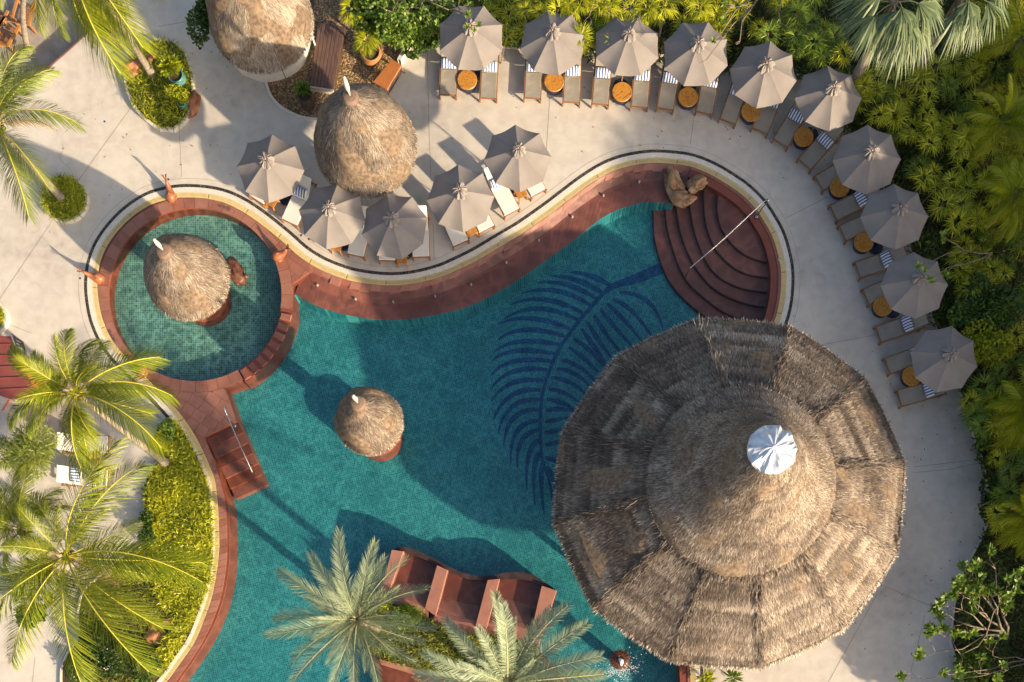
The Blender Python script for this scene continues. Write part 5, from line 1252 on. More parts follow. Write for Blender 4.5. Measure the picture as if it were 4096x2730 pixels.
for i, (p, r, n, lb) in enumerate([((445,2630),.75,2600,'dark green flowering bush with small pink flowers at the bottom of the left bed'), ((590,2690),.55,1700,'glossy green bush by the white kerb near the bottom'), ((575,2070),.32,800,'small yellow-green bush on the paved side of the left bed'), ((580,2150),.28,600,'small dark bush at the corner of the left bed'), ((375,2580),.5,1000,'green bush under the long palm fronds at the bottom left'), ((310,2690),.5,900,'low bush below the palm at the bottom left')]):
    o = bush('leafy_bush', p, .8 if i < 2 else .5, (r, r, .45), n, 'bush', lb, 'bush', 40 + i, W=(.04, .07))
    if i == 0:
        mb = MB()
        for k in range(16): a = rnd.random() * 6.28; d_ = rnd.random() * .6; mb.blob((d_ * math.cos(a), d_ * math.sin(a), .75 + rnd.random() * .15), (.03, .03, .012), 6, 4)
        mb.build('flowers', M['flower'], o, True)
bush('leafy_bush', (658, 1722), .55, (.34, .34, .3), 700, 'bush2', 'round bright green shrub at the top tip of the left bed', 'bush', 51, L=(.1, .18), W=(.05, .09))
carpet('planter_grass', [q_ * 1.0 for q_ in pl1], 3000, (.22, .42), (.02, .034), .14, .30, 'grass2', 'yellow-green grass filling the oval planter', 'ground cover', 6)
carpet('planter_grass', pl1, 1500, (.22, .4), (.02, .034), .2, .34, 'grass', 'paler grass blades in the oval planter', 'ground cover', 16)
carpet('planter_grass', pl2, 3200, (.2, .38), (.02, .036), .2, .42, 'grass', 'dense bright grass in the round planter with a palm', 'ground cover', 7)
carpet('planter_grass', pl3, 900, (.2, .35), (.02, .034), .14, .3, 'grass', 'grass in the round planter at the left edge', 'ground cover', 8)
carpet('planter_grass', sq, 900, (.2, .4), (.02, .034), .05, .3, 'grass2', 'grass in the square bed at the top left', 'ground cover', 9)
isl_bed = ccw([p + io for p in bp_]); carpet('island_grass', isl_bed, 5200, (.16, .34), (.022, .04), .08, .32, 'grass2', 'yellow-green tufted plants covering the island bed', 'ground cover', 10)
bush('leafy_bush', z('N', 1210, 1040), .6, (.62, .42, .35), 2600, 'rhapis2', 'soft round fine leaved green bush beside the silver palm on the island', 'bush', 61, L=(.12, .2), W=(.012, .02))
bush('leafy_bush', z('N', 1060, 950), .5, (.22, .3, .35), 900, 'rhapis', 'small bright green rounded bush under the silver palm crown', 'bush', 62, L=(.1, .16), W=(.012, .02))
bush('leafy_bush', z('A', 1315, 440), 1.05, (.40, .42, .3), 420, 'yellow', 'tall yellow-green broad leaved plant in the teal pot', 'bush', 63, L=(.16, .28), W=(.05, .09), hollow=.3) if False else None
def tuft(name, p, h, r, n, m, label, seed, L, W, up=.7, cat='plant', droop=.2, z0=None, hp=None):
    rg = np.random.default_rng(seed); q = P(p, h if hp is None else hp); t = thing(name, label, cat, (q.x, q.y, 0))
    a = rg.random(n) * 6.283; el = rg.uniform(.1, 1.4, n); rr = r * np.cos(el) * rg.random(n) ** .5 * .8
    D = np.stack([np.cos(a) * np.cos(el), np.sin(a) * np.cos(el), np.sin(el) * up + .1], 1)
    Pp = np.stack([rr * np.cos(a), rr * np.sin(a), (h - .25 if z0 is None else z0) + .3 * np.sin(el) * r], 1)
    link('leaves', blades('leaves', Pp, D, rg.uniform(*L, n), rg.uniform(*W, n), droop, M[m], rng=rg, midw=1.5), t)
    MB().tube([(0, 0, .05), (0, 0, h - .2)], [.03, .02], 6).build('stem', M['twig'], t); return t
tuft('potted_plant', z('A', 1365, 590), 1.15, .46, 300, 'yellow', 'tall yellow-green broad leaved plant in the teal pot', 63, (.18, .34), (.05, .09), hp=.37)
bush('leafy_bush', z('A', 1385, 735), .75, (.36, .34, .25), 1500, 'yellow', 'small leaved yellow bush in the turquoise pot', 'bush', 64, L=(.05, .09), W=(.03, .05))
tuft('potted_plant', z('B', 430, 745), .95, .3, 120, 'bush2', 'small green plant in the dark urn', 65, (.14, .28), (.035, .06), hp=.34)
tuft('potted_plant', z('O', 1620, 1540), .5, .3, 110, 'rhapis', 'yellow-green spiky plant at the bottom edge under the pavilion', 66, (.25, .4), (.03, .05)); tuft('potted_plant', z('O', 1830, 1535), .5, .3, 90, 'rhapis2', 'dark green spiky plant at the bottom edge under the pavilion', 67, (.25, .4), (.03, .05))

# fan palm leaf: pleated fan of narrow segments
def fan_leaf(a0, r, n, rg, el, c, droop=.3, wd=.05, spread=2.2):
    """returns blade arrays for one fan"""
    th = a0 + np.linspace(-spread / 2, spread / 2, n) + rg.normal(size=n) * .03
    ce, se = math.cos(el), math.sin(el)
    D = np.stack([np.cos(th) * (ce + .15), np.sin(th) * (ce + .15), np.full(n, se) - .25 * np.abs(np.linspace(-1, 1, n))], 1)
    L = r * (1 - .25 * np.abs(np.linspace(-1, 1, n)) ** 2) * rg.uniform(.9, 1.08, n)
    return np.tile(np.array(c), (n, 1)), D, L, np.full(n, wd), np.full(n, droop)
def rosette_mesh(seed, m, r=.62, nl=8):
    rg = np.random.default_rng(seed); A = []
    for k in range(nl):
        a = k * 2.4 + rg.normal() * .15; el = .9 - .75 * k / nl; d = r * (.10 + .30 * k / nl); ns = 10
        th = a + np.linspace(-1.25, 1.25, ns) + rg.normal(size=ns) * .06; e2 = el * .55 + rg.normal(size=ns) * .1
        D = np.stack([np.cos(th) * np.cos(e2), np.sin(th) * np.cos(e2), np.sin(e2)], 1)
        A.append((np.tile(np.array((d * math.cos(a), d * math.sin(a), .30 - .26 * (k / nl))), (ns, 1)), D, r * .72 * rg.uniform(.8, 1.1, ns), np.full(ns, .030), np.full(ns, .28)))
    Pp, D, L, W, dr = (np.concatenate([x[i] for x in A]) for i in range(5))
    return blades('fronds', Pp, D, L, W, dr, M[m], rng=rg, midw=1.1)
ros = [rosette_mesh(s, 'rhapis', .62, 8 + s % 2) for s in range(4)] + [rosette_mesh(s + 9, 'rhapis2', .62, 8) for s in range(2)]
stem_me = MB().tube([(0, 0, -1.7), (0, 0, .25)], [.03, .02], 5).mesh('stem', M['twig'])
garden_edge = [z('B',1240,345), z('B',1500,355), z('B',1950,380), z('C',0,382), z('C',700,420), z('C',1230,440), z('C',1800,530), z('D',600,600), z('D',950,1000), z('H',1250,90), z('H',1450,600), z('H',1620,1130), z('L',1830,500), z('L',1950,900), z('L',2020,1080), z('L',2070,1400), z('Q',2090,230), z('Q',2010,430), z('Q',1850,720), z('Q',1790,960), z('Q',1760,1250), z('Q',1860,1560), (3900, 2900)]
gsoil_src = garden_edge + [(5600, 3300), (5600, -1500), (1500, -1500), (1500, 0), z('B', 1200, 200)]
gsoil = ccw([Vector(P2(p)) for p in gsoil_src]); sheet('garden_soil', [gsoil], .03, M['soil'])['kind'] = 'structure'
ge = [Vector(P2(p)) for p in garden_edge]; kerb_ring(ge, .06, .07, 'garden_kerb', closed=False)
rd = random.Random(77); placed = []
def clear(p, dmin): return all((p - q).length > dmin for q in placed)
cnt = 0; tries = 0
excl = [(Vector(P2((3640, 60), 2)), 2.0)]
gpoly_src = [(1900,-60),(1960,60),(2000,150),(2060,178),(2120,150),(2320,200),(2370,160),(2640,200),(2660,120),(2900,200),(2990,140),(3150,170),(3200,260),(3340,340),(3440,470),(3560,520),(3620,640),(3700,760),(3760,900),(3820,1060),(3840,1190),(3950,1290),(3960,1460),(3850,1580),(3910,1730),(3950,1830),(3970,2000),(3990,2150),(4160,2200),(4200,-60)]
while cnt < 250 and tries < 9000:
    tries += 1
    sp = (rd.uniform(1900, 4180), rd.uniform(-50, 2250))
    if not inside(sp, gpoly_src): continue
    if inside(sp, [(3280,-60),(3330,140),(3560,300),(3740,230),(3880,-60)]): continue
    hh = 1.75 + .5 * math.sin(sp[0] * .006) * math.cos(sp[1] * .005) + rd.uniform(-.35, .35)
    edge = min(abs(sp[0] - 4200), 400) ; p = P(sp, hh)
    if not clear(Vector((p.x, p.y)), .46): continue
    placed.append(Vector((p.x, p.y))); k = rd.random()
    bright = (sp[0] < 3000 and sp[1] < 200) or (3400 < sp[0] < 4000 and 250 < sp[1] < 1150) 
    mi = rd.randrange(4) if (k < .9 if bright else k < .5) else 4 + rd.randrange(2)
    o = link('dwarf_palm', ros[mi]); o.location = p; s_ = rd.uniform(.75, 1.2); o.scale = (s_, s_, s_); o.rotation_euler = (rd.uniform(-.25, .25), rd.uniform(-.25, .25), rd.uniform(0, 6.28))
    um = min(range(10), key=lambda k: (umb[k].location.xy - p.xy).length); dist = (umb[um].location.xy - p.xy).length
    wh = ('close behind' if dist < 2.6 else 'a little way beyond' if dist < 4.6 else 'far beyond') + ' the ' + ordn[um] + ' outer umbrella'
    if sp[1] > 1750: wh = 'beside the bare terrace below the last umbrella'
    cl = 'yellow-green' if mi < 4 else 'dark green'
    tag(o, '%s dwarf fan palm %s' % (cl, wh), 'palm plant', '%s dwarf palms %s' % (cl, wh))
    if cnt % 3 == 0: link('stem', stem_me, o)
    cnt += 1
# dark undergrowth filling the garden
gin = ccw([Vector(P2(p, .7)) for p in [(1500,-120),(1650,60),(1640,150),(1820,170),(2000,165),(2340,205),(2630,218),(2920,262),(3180,290),(3370,500),(3540,740),(3640,1000),(3735,1280),(3850,1560),(3905,1750),(3950,1900),(3975,2050),(3930,2200),(3840,2350),(3830,2500),(3870,2760),(4250,2760),(4250,-120)]])
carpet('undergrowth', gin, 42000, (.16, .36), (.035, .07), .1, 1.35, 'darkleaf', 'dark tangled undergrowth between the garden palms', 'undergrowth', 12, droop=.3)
carpet('undergrowth', gin, 6000, (.16, .34), (.025, .05), .2, 1.45, 'rhapis2', 'mid green fern leaves showing between the garden palms', 'undergrowth', 13, droop=.3)
# broadleaf shrubs
for i, (p, h, r, n, m, lb) in enumerate([
    (z('B',1180,110),2.0,(1.0,.9,.8),4200,'bush2','broad bright green shrub behind the gravel at the top'), (z('B',1400,60),2.0,(.9,.8,.8),3600,'bush2','bright green shrub reaching toward the first outer umbrella'), (z('B',920,40),1.7,(.75,.6,.7),2200,'bush','darker green shrub right of the plank deck'),
    (z('B',1330,260),1.2,(.6,.4,.6),1500,'bush','low dark bush at the edge of the terrace by the first umbrella'), (z('H',2150,1000),1.9,(1.2,1.2,.8),3400,'bush','dark green shrub mass right of the ninth umbrella'), (z('H',1880,1090),1.5,(.45,.45,.5),900,'bush2','small bright green shrub right of the next to last umbrella'),
    (z('H',2080,1330),1.9,(.9,.8,.7),2600,'rhapis','feathery yellow-green shrub right of the last umbrella'), (z('L',2060,880),1.4,(.34,.42,.5),900,'bush2','pale round shrub at the garden edge below the last umbrella'), (z('L',2010,690),1.4,(.36,.34,.5),800,'bush2','small pale shrub at the garden edge nearest the last umbrella'),
    (z('D',2050,330),2.3,(1.0,1.2,.8),3400,'bush','dark green shrub below the fan palm at the top right'), (z('Q',1960,1450),1.0,(.6,.9,.6),1600,'rhapis2','mossy green shrub under the bare branches at the lower right'), (z('Q',2150,150),1.3,(.6,.8,.6),1600,'darkleaf','dark shrub at the right edge of the terrace'),
    (z('A',1620,80),1.4,(.5,.9,.6),2200,'bush','dark green shrub against the left of the top hut'), (z('M',250,1000),1.2,(.6,.5,.5),1200,'bush','green bush under the palm crown at the lower left')]):
    bush('garden_shrub', p, h, r, n, m, lb, 'shrub', 70 + i, L=(.08, .15), W=(.05, .085))
# yellow fan palm in the clay pot, fine-leaved shrub at left
def fanpalm(p, h, nl, r, m, label, seed, droop=.3, pet=.3, wd=.05, trunk=.05, seg=14, name='fan_palm', rachm='rachis', elr=(.2, 1.2), spread=2.4):
    rg = np.random.default_rng(seed); q = P(p, h); t = thing(name, label, 'palm', (q.x, q.y, 0))
    MB().tube([(0, 0, 0), (0, 0, h)], [trunk * 1.2, trunk], 10).build('trunk', M['bark'], t)
    for k in range(nl):
        a = k * 2.39996 + rg.normal() * .15; el = elr[1] - (elr[1] - elr[0]) * k / nl; pl = pet * rg.uniform(.7, 1.15)
        c = Vector((math.cos(a) * math.cos(el) * pl, math.sin(a) * math.cos(el) * pl, math.sin(el) * pl)); mb = MB(); mb.tube([(0, 0, h - .1), (c.x * .5, c.y * .5, h + c.z * .6), (c.x, c.y, h + c.z * .8)], [.02, .016, .012], 5)
        st = mb.build('petiole', M[rachm], t)
        A = fan_leaf(a, r * rg.uniform(.85, 1.1), seg, rg, el * .5 - .1, (c.x, c.y, h + c.z * .8), droop, wd, spread)
        link('leaf_fan', blades('leaf_fan', *A[:5], M[m], rng=rg, midw=1.1), t)
    return t
fanpalm(z('B', 920, 330), 1.15, 16, .42, 'yellow', 'bright yellow fan palm growing in the wide clay pot', 81, pet=.32, wd=.035, seg=13)
fanpalm(z('B', 800, 90), 1.6, 9, .45, 'rhapis', 'sunlit fan palm behind the plank deck', 82, pet=.3)
fanpalm(z('B', 1330, 200), 1.6, 9, .4, 'rhapis', 'small fan palm at the terrace edge left of the first umbrella', 83, pet=.3)
for i, (x, y) in enumerate([(620,40),(860,60),(1150,90),(1290,60),(1560,80)]): fanpalm(z('C', x, y), 2.2, 8, .5, 'rhapis', ['bright fan palm behind the second umbrella','fan palm with yellow leaves left of the third umbrella','fan palm between the third and fourth umbrellas','upright fan palm above the fourth umbrella','fan palm beneath the hanging bare branches'][i], 84 + i, pet=.35, wd=.04)
# drooping grey fan palm at the top right
fanpalm(z('D', 1330, 10), 6.0, 24, 1.25, 'fan', 'large drooping grey-green fan palm at the top right', 90, droop=.62, pet=1.05, wd=.085, trunk=.16, seg=26, rachm='rachis2', elr=(-.35, .9), spread=2.3)
fanpalm(z('D', 1880, -60), 6.0, 12, 1.15, 'fan', 'second drooping grey-green fan palm cut by the top edge', 91, droop=.6, pet=.9, wd=.08, trunk=.15, seg=22, rachm='rachis2', elr=(-.35, .8), spread=2.3)

# feather palms
def frond_mesh(name, L, Lf, n, mats, seed, e0, e1, ang=(62, 22), wd=.034, droopf=.35, vee=.25, side_curve=0.0, start=.14, shape=.6, both=True):
    """arching rachis with two rows of leaflets; lies along +x"""
    rg = np.random.default_rng(seed); K_ = 26; pts = [Vector((0, 0, 0))]; dirs = []
    for i in range(K_):
        s = i / K_; e = e0 + (e1 - e0) * s ** 1.2; yaw = side_curve * s * s
        d = Vector((math.cos(e) * math.cos(yaw), math.cos(e) * math.sin(yaw), math.sin(e))); dirs.append(d); pts.append(pts[-1] + d * (L / K_))
    dirs.append(dirs[-1])
    mb = MB(); mb.tube(pts, [.032 * (1 - .85 * i / K_) + .004 for i in range(K_ + 1)], 5)
    rc = np.array([tuple(v) for v in mb.v]); rq = np.array([f for f in mb.f if len(f) == 4]); 
    Pp, D, Ls, Sd = [], [], [], []
    for i in range(n):
        t = start + (1 - start) * (i + .5) / n; x = t * K_; j = min(int(x), K_ - 1); p = pts[j].lerp(pts[j + 1], x - j); d = dirs[j]
        up = Vector((0, 0, 1)); sdv = d.cross(up).normalized(); nv = sdv.cross(d).normalized()
        a = math.radians(ang[0] + (ang[1] - ang[0]) * t); prof = max(.12, math.sin(math.pi * min(1, (t - start * .4) * .93 + .07)) ** shape)
        for s in (-1, 1):
            aa = a + rg.normal() * .05; v = d * math.cos(aa) + sdv * s * math.sin(aa) + nv * (vee + rg.normal() * .08)
            Pp.append(tuple(p)); D.append(tuple(v)); Ls.append(Lf * prof * rg.uniform(.9, 1.08)); Sd.append(tuple(d + nv * .3))
    Pp, D, Ls, Sd = np.array(Pp), np.array(D), np.array(Ls), np.array(Sd)
    co, q, t_, R = blades('x', Pp, D, Ls, wd, droopf, None, side=Sd, rng=rg, raw=True, R=np.clip(rg.normal(.5, .2, len(Ls)), 0, 1))
    nb = len(rc); allco = np.concatenate([rc, co]); quads = np.concatenate([rq, q + nb]); mi = np.concatenate([np.zeros(len(rq)), np.ones(len(q)), np.ones(len(t_))]).astype(np.int32)
    return fast_mesh(name, allco, quads, t_ + nb, mats, rnd=np.concatenate([np.full(nb, .5), R]), mi=mi)
cocom = [M['rachis'], M['coco']]
def coco_variants(L, mats, Lf, pre):
    return [frond_mesh('frond', L, Lf, 104, mats, pre + k, e0, e1, side_curve=sc, wd=.036, droopf=dr, vee=.15) for k, (e0, e1, sc, dr) in enumerate([(1.0, -.5, .2, .3), (.65, -.8, -.25, .4), (.35, -.95, .3, .42), (.1, -1.1, -.3, .5), (1.25, .2, .15, .25)])]
cv = coco_variants(3.3, cocom, .95, 100); cvL = coco_variants(4.5, cocom, 1.15, 120); cv2 = coco_variants(3.2, [M['rachis'], M['coco2']], .85, 140)
def palm(name, label, base, crown, h, fronds, var, seed, r0=.17, r1=.10, mid=None, nut=True, tm='bark', wid=1.0):
    b = P(base, 0); c = P(crown, h); t = thing(name, label, 'palm tree', b)
    d = c - b; pts = []
    for k in range(13):
        s = k / 12; p = d * s + Vector((d.x * -.12 * math.sin(math.pi * s), d.y * -.12 * math.sin(math.pi * s), 0)); pts.append(p)
    rad = [r0 + (r1 - r0) * min(1, k / 12 * 1.6) + (.07 if k == 0 else 0) for k in range(13)]
    P2_ = []; R2_ = []
    for k in range(12):
        for s in (0, .5): P2_.append(pts[k].lerp(pts[k + 1], s)); R2_.append((rad[k] * (1 - s) + rad[k + 1] * s) * (1.04 if s == 0 else .97))
    P2_.append(pts[-1]); R2_.append(r1 * 1.2); MB().tube(P2_, R2_, 12).build('trunk', M[tm], t, True)
    rg = random.Random(seed)
    for f_ in fronds:
        az, vi, sc = f_[:3]; o = link('frond', var[vi % len(var)], t); o.location = d + Vector((math.cos(az) * .08, math.sin(az) * .08, .05)); o.rotation_euler = (rg.uniform(-.35, .35) if len(f_) < 4 else f_[3], rg.uniform(-.08, .08), az); o.scale = (sc, sc * wid, sc)
    if nut:
        for k in range(2): o = link('dry_frond', DM, t); o.location = d; o.rotation_euler = (0, 0, seed * 1.7 + k * 2.3); o.scale = (.8, .8, .8)
        mb = MB()
        for k in range(7): a = k * .9; mb.blob((d.x + .2 * math.cos(a), d.y + .2 * math.sin(a), d.z - .12), (.09, .09, .11), 8, 6)
        mb.build('coconuts', M['rhapis'], t, True)
    return t
def azs(c, tips, vi, h, L):
    out = []
    for i, (tx, ty) in enumerate(tips):
        dx, dy = tx - c[0], ty - c[1]; r = math.hypot(dx, dy) / (S * H / (H - h)); out.append((math.atan2(-dy, dx), vi[i % len(vi)], max(.55, min(1.35, r / (L * .88)))))
    return out
R_ = math.radians
c2 = (303, 1573)
f2 = azs(c2, [z('I',1310,510), z('I',1210,235), z('I',800,150), z('I',500,80), z('I',130,270), z('I',40,660), z('I',200,760), z('I',560,1130), z('I',700,1160), z('I',760,850), z('I',1270,910), z('I',1170,650), z('I',380,260), z('I',880,440)], [1,1,2,1,1,2,2,2,3,1,1,1,0,0], 7, 3.3)
f2 += [(k * 1.05 + .3, 4, .62) for k in range(6)] + [(k * 1.5 + .1, 3, .7) for k in range(4)]
DM = frond_mesh('frond', 2.6, .6, 50, [M['deadleaf'], M['deadleaf']], 177, -.2, -1.35, wd=.035, droopf=.6)
palm('coconut_palm', 'coconut palm with bright crown beside the bottom left of the round pool', (668, 1855), c2, 7.0, f2, cv, 1)
c1 = (268, 2225)
f1 = azs(c1, [(776,2206),(815,2296),(648,2470),(625,2640),(380,2735),(110,2640),(590,1835),(520,1850),(455,2210),(-40,2500),(0,2320),(60,2420),(400,2120),(240,2450)], [1,1,1,1,1,1,0,1,3,1,1,2,0,3], 6.5, 4.5)
f1 += [(k * 1.05, 4, .5) for k in range(6)] + [(k * .8 + .4, 2, .62) for k in range(8)]
palm('coconut_palm', 'largest coconut palm with long fronds at the bottom left', (430, 2290), c1, 6.5, f1, cvL, 2)
c6 = (90, 2120); f6 = azs(c6, [(-60,1900),(70,1880),(180,1900),(260,2020),(-80,2160),(0,2260),(110,2290),(-120,2050),(30,1960),(215,1960)], [1,1,0,1,1,2,2,1,0,1], 6, 3.3) + [(k * 1.2, 4, .5) for k in range(5)]
palm('coconut_palm', 'coconut palm at the left edge just above the largest one', (215, 2220), c6, 6.0, f6, cv, 3)
c4 = (-15, 505); f4 = azs(c4, [(326,495),(219,740),(150,860),(185,262),(90,200),(-200,800),(-250,450),(-150,250),(60,700),(30,280),(215,380)], [1,1,1,1,1,2,2,1,2,0,0], 5.2, 3.3) + [(k * 1.2, 4, .55) for k in range(4)]
palm('coconut_palm', 'leaning coconut palm growing out of the round planter at the left', (258, 806), c4, 5.2, f4, cv2, 4)
c3 = (285, -215); f3 = azs(c3, [(385,220),(610,175),(290,95),(520,40),(180,60),(640,-60),(560,-330),(300,-520),(60,-400),(0,-150),(430,100)], [2,1,2,1,2,1,1,1,1,1,3], 7.2, 3.3) + [(k * 1.2, 4, .5) for k in range(4)]
palm('coconut_palm', 'coconut palm leaning from the oval planter, its crown above the top edge', (615, 310), c3, 7.2, f3, cv, 5, r0=.15, r1=.11)
c5 = (190, -260); f5 = [(k * .63, k % 4, .9) for k in range(10)]
palm('coconut_palm', 'thin palm trunk on the lower terrace at the top left', (112, 205), c5, 6.5, f5, cv, 6, r0=.12, r1=.09)
# stiff silver date palms
dm = [M['rachis2'], M['date']]
dv = [frond_mesh('frond', 2.6, .50, 52, dm, 200 + k, e0, e1, ang=(48, 24), wd=.030, droopf=.05, vee=.38, side_curve=sc, start=.14, shape=.4) for k, (e0, e1, sc) in enumerate([(1.0, -.1, .15), (.6, -.35, -.15), (.3, -.6, .2), (0., -.7, -.1)])]
cD = z('N', 840, 1075)
fD = azs(cD, [z('N',735,470), z('N',960,535), z('N',1030,640), z('N',1215,670), z('N',1360,880), z('N',1370,1160), z('N',520,640), z('N',300,710), z('N',240,1025), z('N',250,1230), z('N',370,1340), z('N',460,1550), z('N',640,1550), z('N',790,1580), z('N',1010,1550), z('N',1230,1400), z('N',1290,1260)], [1,1,1,1,1,2,1,2,2,1,2,1,2,2,1,2,2], 5, 2.6)
fD += [(k * .57 + .2, 0, .68) for k in range(11)] + [(k * .7, 1, .75) for k in range(9)] + [(k * 1.05 + .5, 0, .42) for k in range(6)]
palm('date_palm', 'silvery date palm on the pool island, left of the seats', z('N', 1000, 1140), cD, 5.0, fD, dv, 7, r0=.17, r1=.16, nut=False)
dm2 = [M['rachis2'], M['date2']]
dv2 = [frond_mesh('frond', 2.7, .40, 76, dm2, 220 + k, e0, e1, ang=(60, 38), wd=.036, droopf=.10, vee=.30, side_curve=sc, start=.12, shape=.35) for k, (e0, e1, sc) in enumerate([(1.0, .1, .1), (.6, -.35, -.12), (.3, -.6, .15), (0., -.7, -.1)])]
cE = (2030, 2735)
fE = azs(cE, [z('N',1590,1130), z('N',1440,1350), z('N',1370,1500), z('N',1870,960), z('N',1975,950), z('N',1820,1120), z('O',200,1095), z('O',380,1060), z('O',555,980), z('O',640,1120), z('O',850,1330), z('O',890,1520), z('N',1700,1340), (1700, 2900), (1850, 3050), (2150, 3080), (2350, 2950)], [1,1,2,1,0,0,0,1,1,1,1,2,0,1,1,1,1], 5.5, 2.7)
fE += [(k * .785 + .1, 0, .55) for k in range(8)] + [(k * 1.05, 0, .38) for k in range(6)]
palm('date_palm', 'dense silver feather palm cut by the bottom edge in the middle', z('N', 1930, 1560), cE, 5.5, fE, dv2, 8, r0=.2, r1=.18, nut=False)
# small feather palms in the right-hand garden
gvv = coco_variants(2.1, [M['rhapis2'], M['rhapis']], .75, 160)
for i, (p, h, lb) in enumerate([(z('D',2180,960),3.0,'green feather palm at the right edge among the dwarf palms'), (z('H',2260,170),3.0,'green feather palm at the right edge below the grey rock'), (z('D',2330,300),3.2,'dark feather palm in the upper right corner'), ((4110,1650),2.6,'feather palm at the right edge beside the terrace'), ((4130, 2080), 2.4, 'small feather palm low at the right edge')]):
    q0 = P(p, h); palm('feather_palm', lb, ((p[0] - NX) * (H - h) / H + NX + 15, (p[1] - NY) * (H - h) / H + NY), p, h, [(k * .5 + i, k % 5, .72) for k in range(13)], gvv, 30 + i, r0=.08, r1=.06, nut=False)
# fine-leaved shrub at left, between palms
for i, (p, r, lb) in enumerate([((95, 1800), 1.0, 'fine leaved pale green shrub at the left edge below the cart')]):
    bush('fine_shrub', p, 2.0, (r, r, .8), 4200, 'coco2', lb, 'shrub', 95 + i, L=(.22, .42), W=(.012, .022))

# frangipani trees: forked branches ending in leaf rosettes
def plumeria(name, label, base, h0, seed, tips, leaf_n, trunk_r, lm='plum', leafscale=1.0, bare=.2, forks=2):
    rg = random.Random(seed); rn = np.random.default_rng(seed); b = P(base, 0); t = thing(name, label, 'tree', b)
    top = Vector((0, 0, h0)); mb = MB(); mb.tube([(0, 0, 0), (.08, .05, h0 * .5), tuple(top)], [trunk_r * 1.2, trunk_r, trunk_r * .8], 9); 
    A = []
    def rosette(p, d, s):
        n = rg.randint(8, 12); a = np.arange(n) * 2.4 + rg.random() * 6; el = rn.uniform(.1, .8, n)
        D = np.stack([np.cos(a) * np.cos(el), np.sin(a) * np.cos(el), np.sin(el)], 1) + np.array(d) * .35
        A.append((np.tile(np.array(p), (n, 1)), D, rn.uniform(.18, .30, n) * s, np.full(n, .085 * s)))
    def grow(p, q, r, lev):
        mid = p.lerp(q, .5) + Vector((rg.uniform(-.12, .12), rg.uniform(-.12, .12), rg.uniform(-.02, .12))) * (q - p).length
        mb.tube([p, mid, q], [r, r * .8, r * .6], 6); d = (q - mid).normalized()
        if lev == 0:
            if rg.random() > bare: rosette(q, d, leafscale)
            return
        for k in range(rg.choice([2, 2, 3]) if lev > 1 else 2):
            nd = (d + Vector((rg.uniform(-.8, .8), rg.uniform(-.8, .8), rg.uniform(-.1, .5)))).normalized(); grow(q, q + nd * (.22 + .16 * lev) * rg.uniform(.8, 1.2), r * .55, lev - 1)
    ws = sorted([P((tx, ty), th) - b for tx, ty, th in tips], key=lambda v: math.atan2(v.y - top.y, v.x - top.x))
    g_ = 3 if len(ws) > 5 else 2
    for k in range(0, len(ws), g_):
        grp = ws[k:k + g_]; nd = top.lerp(sum(grp, Vector()) / len(grp), .52) + Vector((rg.uniform(-.1, .1), rg.uniform(-.1, .1), 0)); kn = top.lerp(nd, .5) + Vector((rg.uniform(-.14, .14), rg.uniform(-.14, .14), .05))
        mb.tube([top, kn, nd], [trunk_r * .7, trunk_r * .62, trunk_r * .5], 7)
        for v in grp: grow(nd, v, trunk_r * .42, forks)
    mb.build('branches', M['twig'], t, True)
    Pp, D, L, W = (np.concatenate([x[i] for x in A]) for i in range(4))
    tag(link('foliage', blades('foliage', Pp, D, L * 1.0, W, .15, M[lm], rng=rn, midw=1.2), t), kind='stuff'); return t
Q = lambda x, y: z('Q', x, y)
plumeria('frangipani_tree', 'frangipani tree with leaf rosettes and bare twigs at the lower right edge of the terrace', Q(2050,1230), 1.8, 3, [(*Q(1900,860),3.0), (*Q(1960,780),3.2), (*Q(2090,900),3.3), (*Q(1860,1000),2.8), (*Q(2180,930),3.1), (*Q(1980,1010),3.1), (*Q(1800,1080),2.7), (*Q(1650,1330),2.5), (*Q(1850,1350),2.6), (*Q(2120,680),3.2), (*Q(2200,1000),3.0), (*Q(1930,920),2.9), (*Q(2030,860),3.1), (*Q(1890,1100),2.7), (*Q(1760,1200),2.6), (*Q(2230,860),3.2)], 9, .075, bare=.04, leafscale=1.12)
plumeria('frangipani_tree', 'sparse frangipani branch with few leaves at the bottom right corner', Q(2280,1400), 1.6, 9, [(*Q(2100,1360),2.6), (*Q(2000,1500),2.5), (*Q(2200,1480),2.6), (*Q(1850,1540),2.3), (*Q(1560,1545),2.2)], 9, .05, bare=.4, leafscale=1.2)
plumeria('frangipani_tree', 'bare twiggy frangipani at the right of the terrace above the leafy one', Q(2090,520), 1.2, 14, [(*Q(1900,560),2.4), (*Q(1990,470),2.5), (*Q(1850,690),2.3)], 9, .06, bare=1.0) if False else None
plumeria('frangipani_tree', 'bare branched frangipani hanging over the fourth and fifth umbrellas', z('C', 2060, 190), 2.6, 21, [(*z('C',1760,120),4.0), (*z('C',1930,80),4.2), (*z('C',1880,330),3.9), (*z('C',1620,470),3.7), (*z('C',1730,270),3.9), (*z('C',1840,60),4.2), (*z('C',2200,180),4.0)], 9, .07, bare=.45, leafscale=.75, forks=1)
plumeria('frangipani_tree', 'pale bare branches arching above the second and third umbrellas', z('C', 820, 60), 2.4, 24, [(*z('C',700,130),3.7), (*z('C',860,90),3.9), (*z('C',980,60),3.8), (*z('C',1040,-20),3.8)], 9, .05, bare=.8, leafscale=.6)
plumeria('frangipani_tree', 'leafy frangipani twig leaning over the ninth umbrella', z('H', 1900, 800), 2.2, 27, [(*z('H',1740,760),3.4), (*z('H',1600,690),3.5), (*z('H',1640,800),3.4), (*z('H',1760,520),3.4)], 9, .04, bare=.05, leafscale=.8, forks=1)
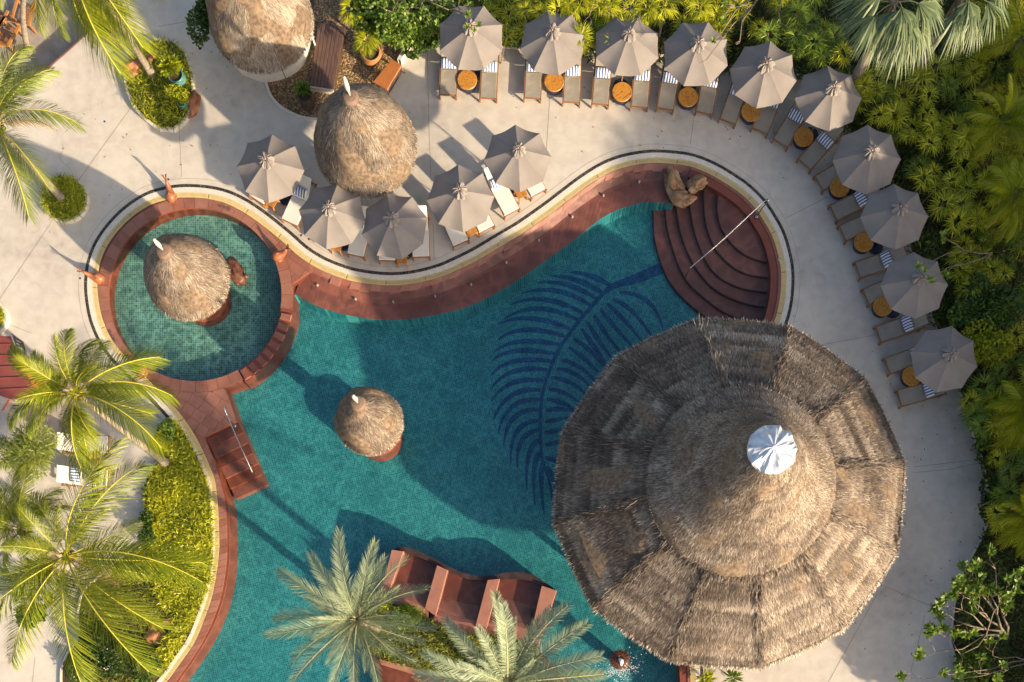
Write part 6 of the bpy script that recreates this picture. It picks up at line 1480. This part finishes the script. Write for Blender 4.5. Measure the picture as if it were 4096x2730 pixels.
plumeria('frangipani_tree', 'shrubby frangipani tree at the top by the gravel with a leaf over the first umbrella', z('B', 1230, 180), 2.0, 31, [(*z('B',1120,100),3.2), (*z('B',1250,60),3.3), (*z('B',1400,90),3.2), (*z('B',1560,80),3.2), (*z('B',1660,100),3.2)], 9, .06, bare=.1, lm='bush2', leafscale=.7)

# trees outside the right and lower edges, whose shade falls over the terrace
def shade_tree(p, h, r, label, seed, n=2600):
    rg = np.random.default_rng(seed); b = P(p, 0); t = thing('garden_tree', label, 'tree', b, 0, 'tall garden trees right of the terrace')
    MB().tube([(0, 0, 0), (.1, 0, h * .4), (0, .1, h * .75)], [.22, .16, .1], 9).build('trunk', M['bark'], t)
    A = [leafball(None, (rg.normal() * r * .45, rg.normal() * r * .45, h - r * rg.uniform(.4, 1.1)), (r * .62, r * .62, r * .5), n // 6, rg, (.22, .4), (.14, .24), .3) for k in range(6)]
    Pp, D, L, W = (np.concatenate([x[i] for x in A]) for i in range(4)); tag(link('crown', blades('crown', Pp, D, L, W, .1, M['bush'], rng=rg, midw=1.8), t), kind='stuff')
TR = [((4420,120),5.5,2.0), ((4480,430),5.5,2.1), ((4560,700),6.2,2.3), ((4520,980),7.0,2.5), ((4470,1230),8.2,2.7), ((4480,1480),8.2,2.7), ((4440,1740),7.2,2.5), ((4700,1350),9.4,2.8), ((4720,1700),8.6,2.7), ((4400,1980),5.6,2.2),
      ((4560,2200),5.2,2.2), ((4400,2380),5.0,2.1), ((4580,2600),5.2,2.2), ((4420,2800),4.8,2.0), ((4620,3000),5.2,2.2), ((4350,3200),4.6,2.1), ((4180,3020),4.2,1.9), ((4750,850),8.2,2.6), ((5130,2480),12.5,3.2), ((5300,2750),13.0,3.2), ((5080,2800),11.0,2.8)]
for i, (p, h, r) in enumerate(TR): shade_tree(p, h, r, 'leafy garden tree standing beyond the right edge of the terrace garden', 300 + i, 4200 if h < 10 else 7000)

# fallen leaves on the paving
rg = np.random.default_rng(99); n = 170; P0 = []
while len(P0) < n:
    q = rg.choice(5); c_ = [(3760, 1700), (3000, 420), (700, 560), (3700, 2400), (2300, 300)][q]; p = P((c_[0] + rg.normal() * 220, c_[1] + rg.normal() * 200), .012)
    if inside(p, C565) or inside(p, gsoil) or not inside(p, pave_out): continue
    P0.append(tuple(p))
a = rg.random(n) * 6.283
tag(link('fallen_leaves', blades('fallen_leaves', np.array(P0), np.stack([np.cos(a), np.sin(a), np.full(n, .15)], 1), rg.uniform(.05, .13, n), .04, 0., M['deadleaf'], rng=rg)), 'dry brown leaves scattered on the pale terrace', 'fallen leaves', kind='stuff')
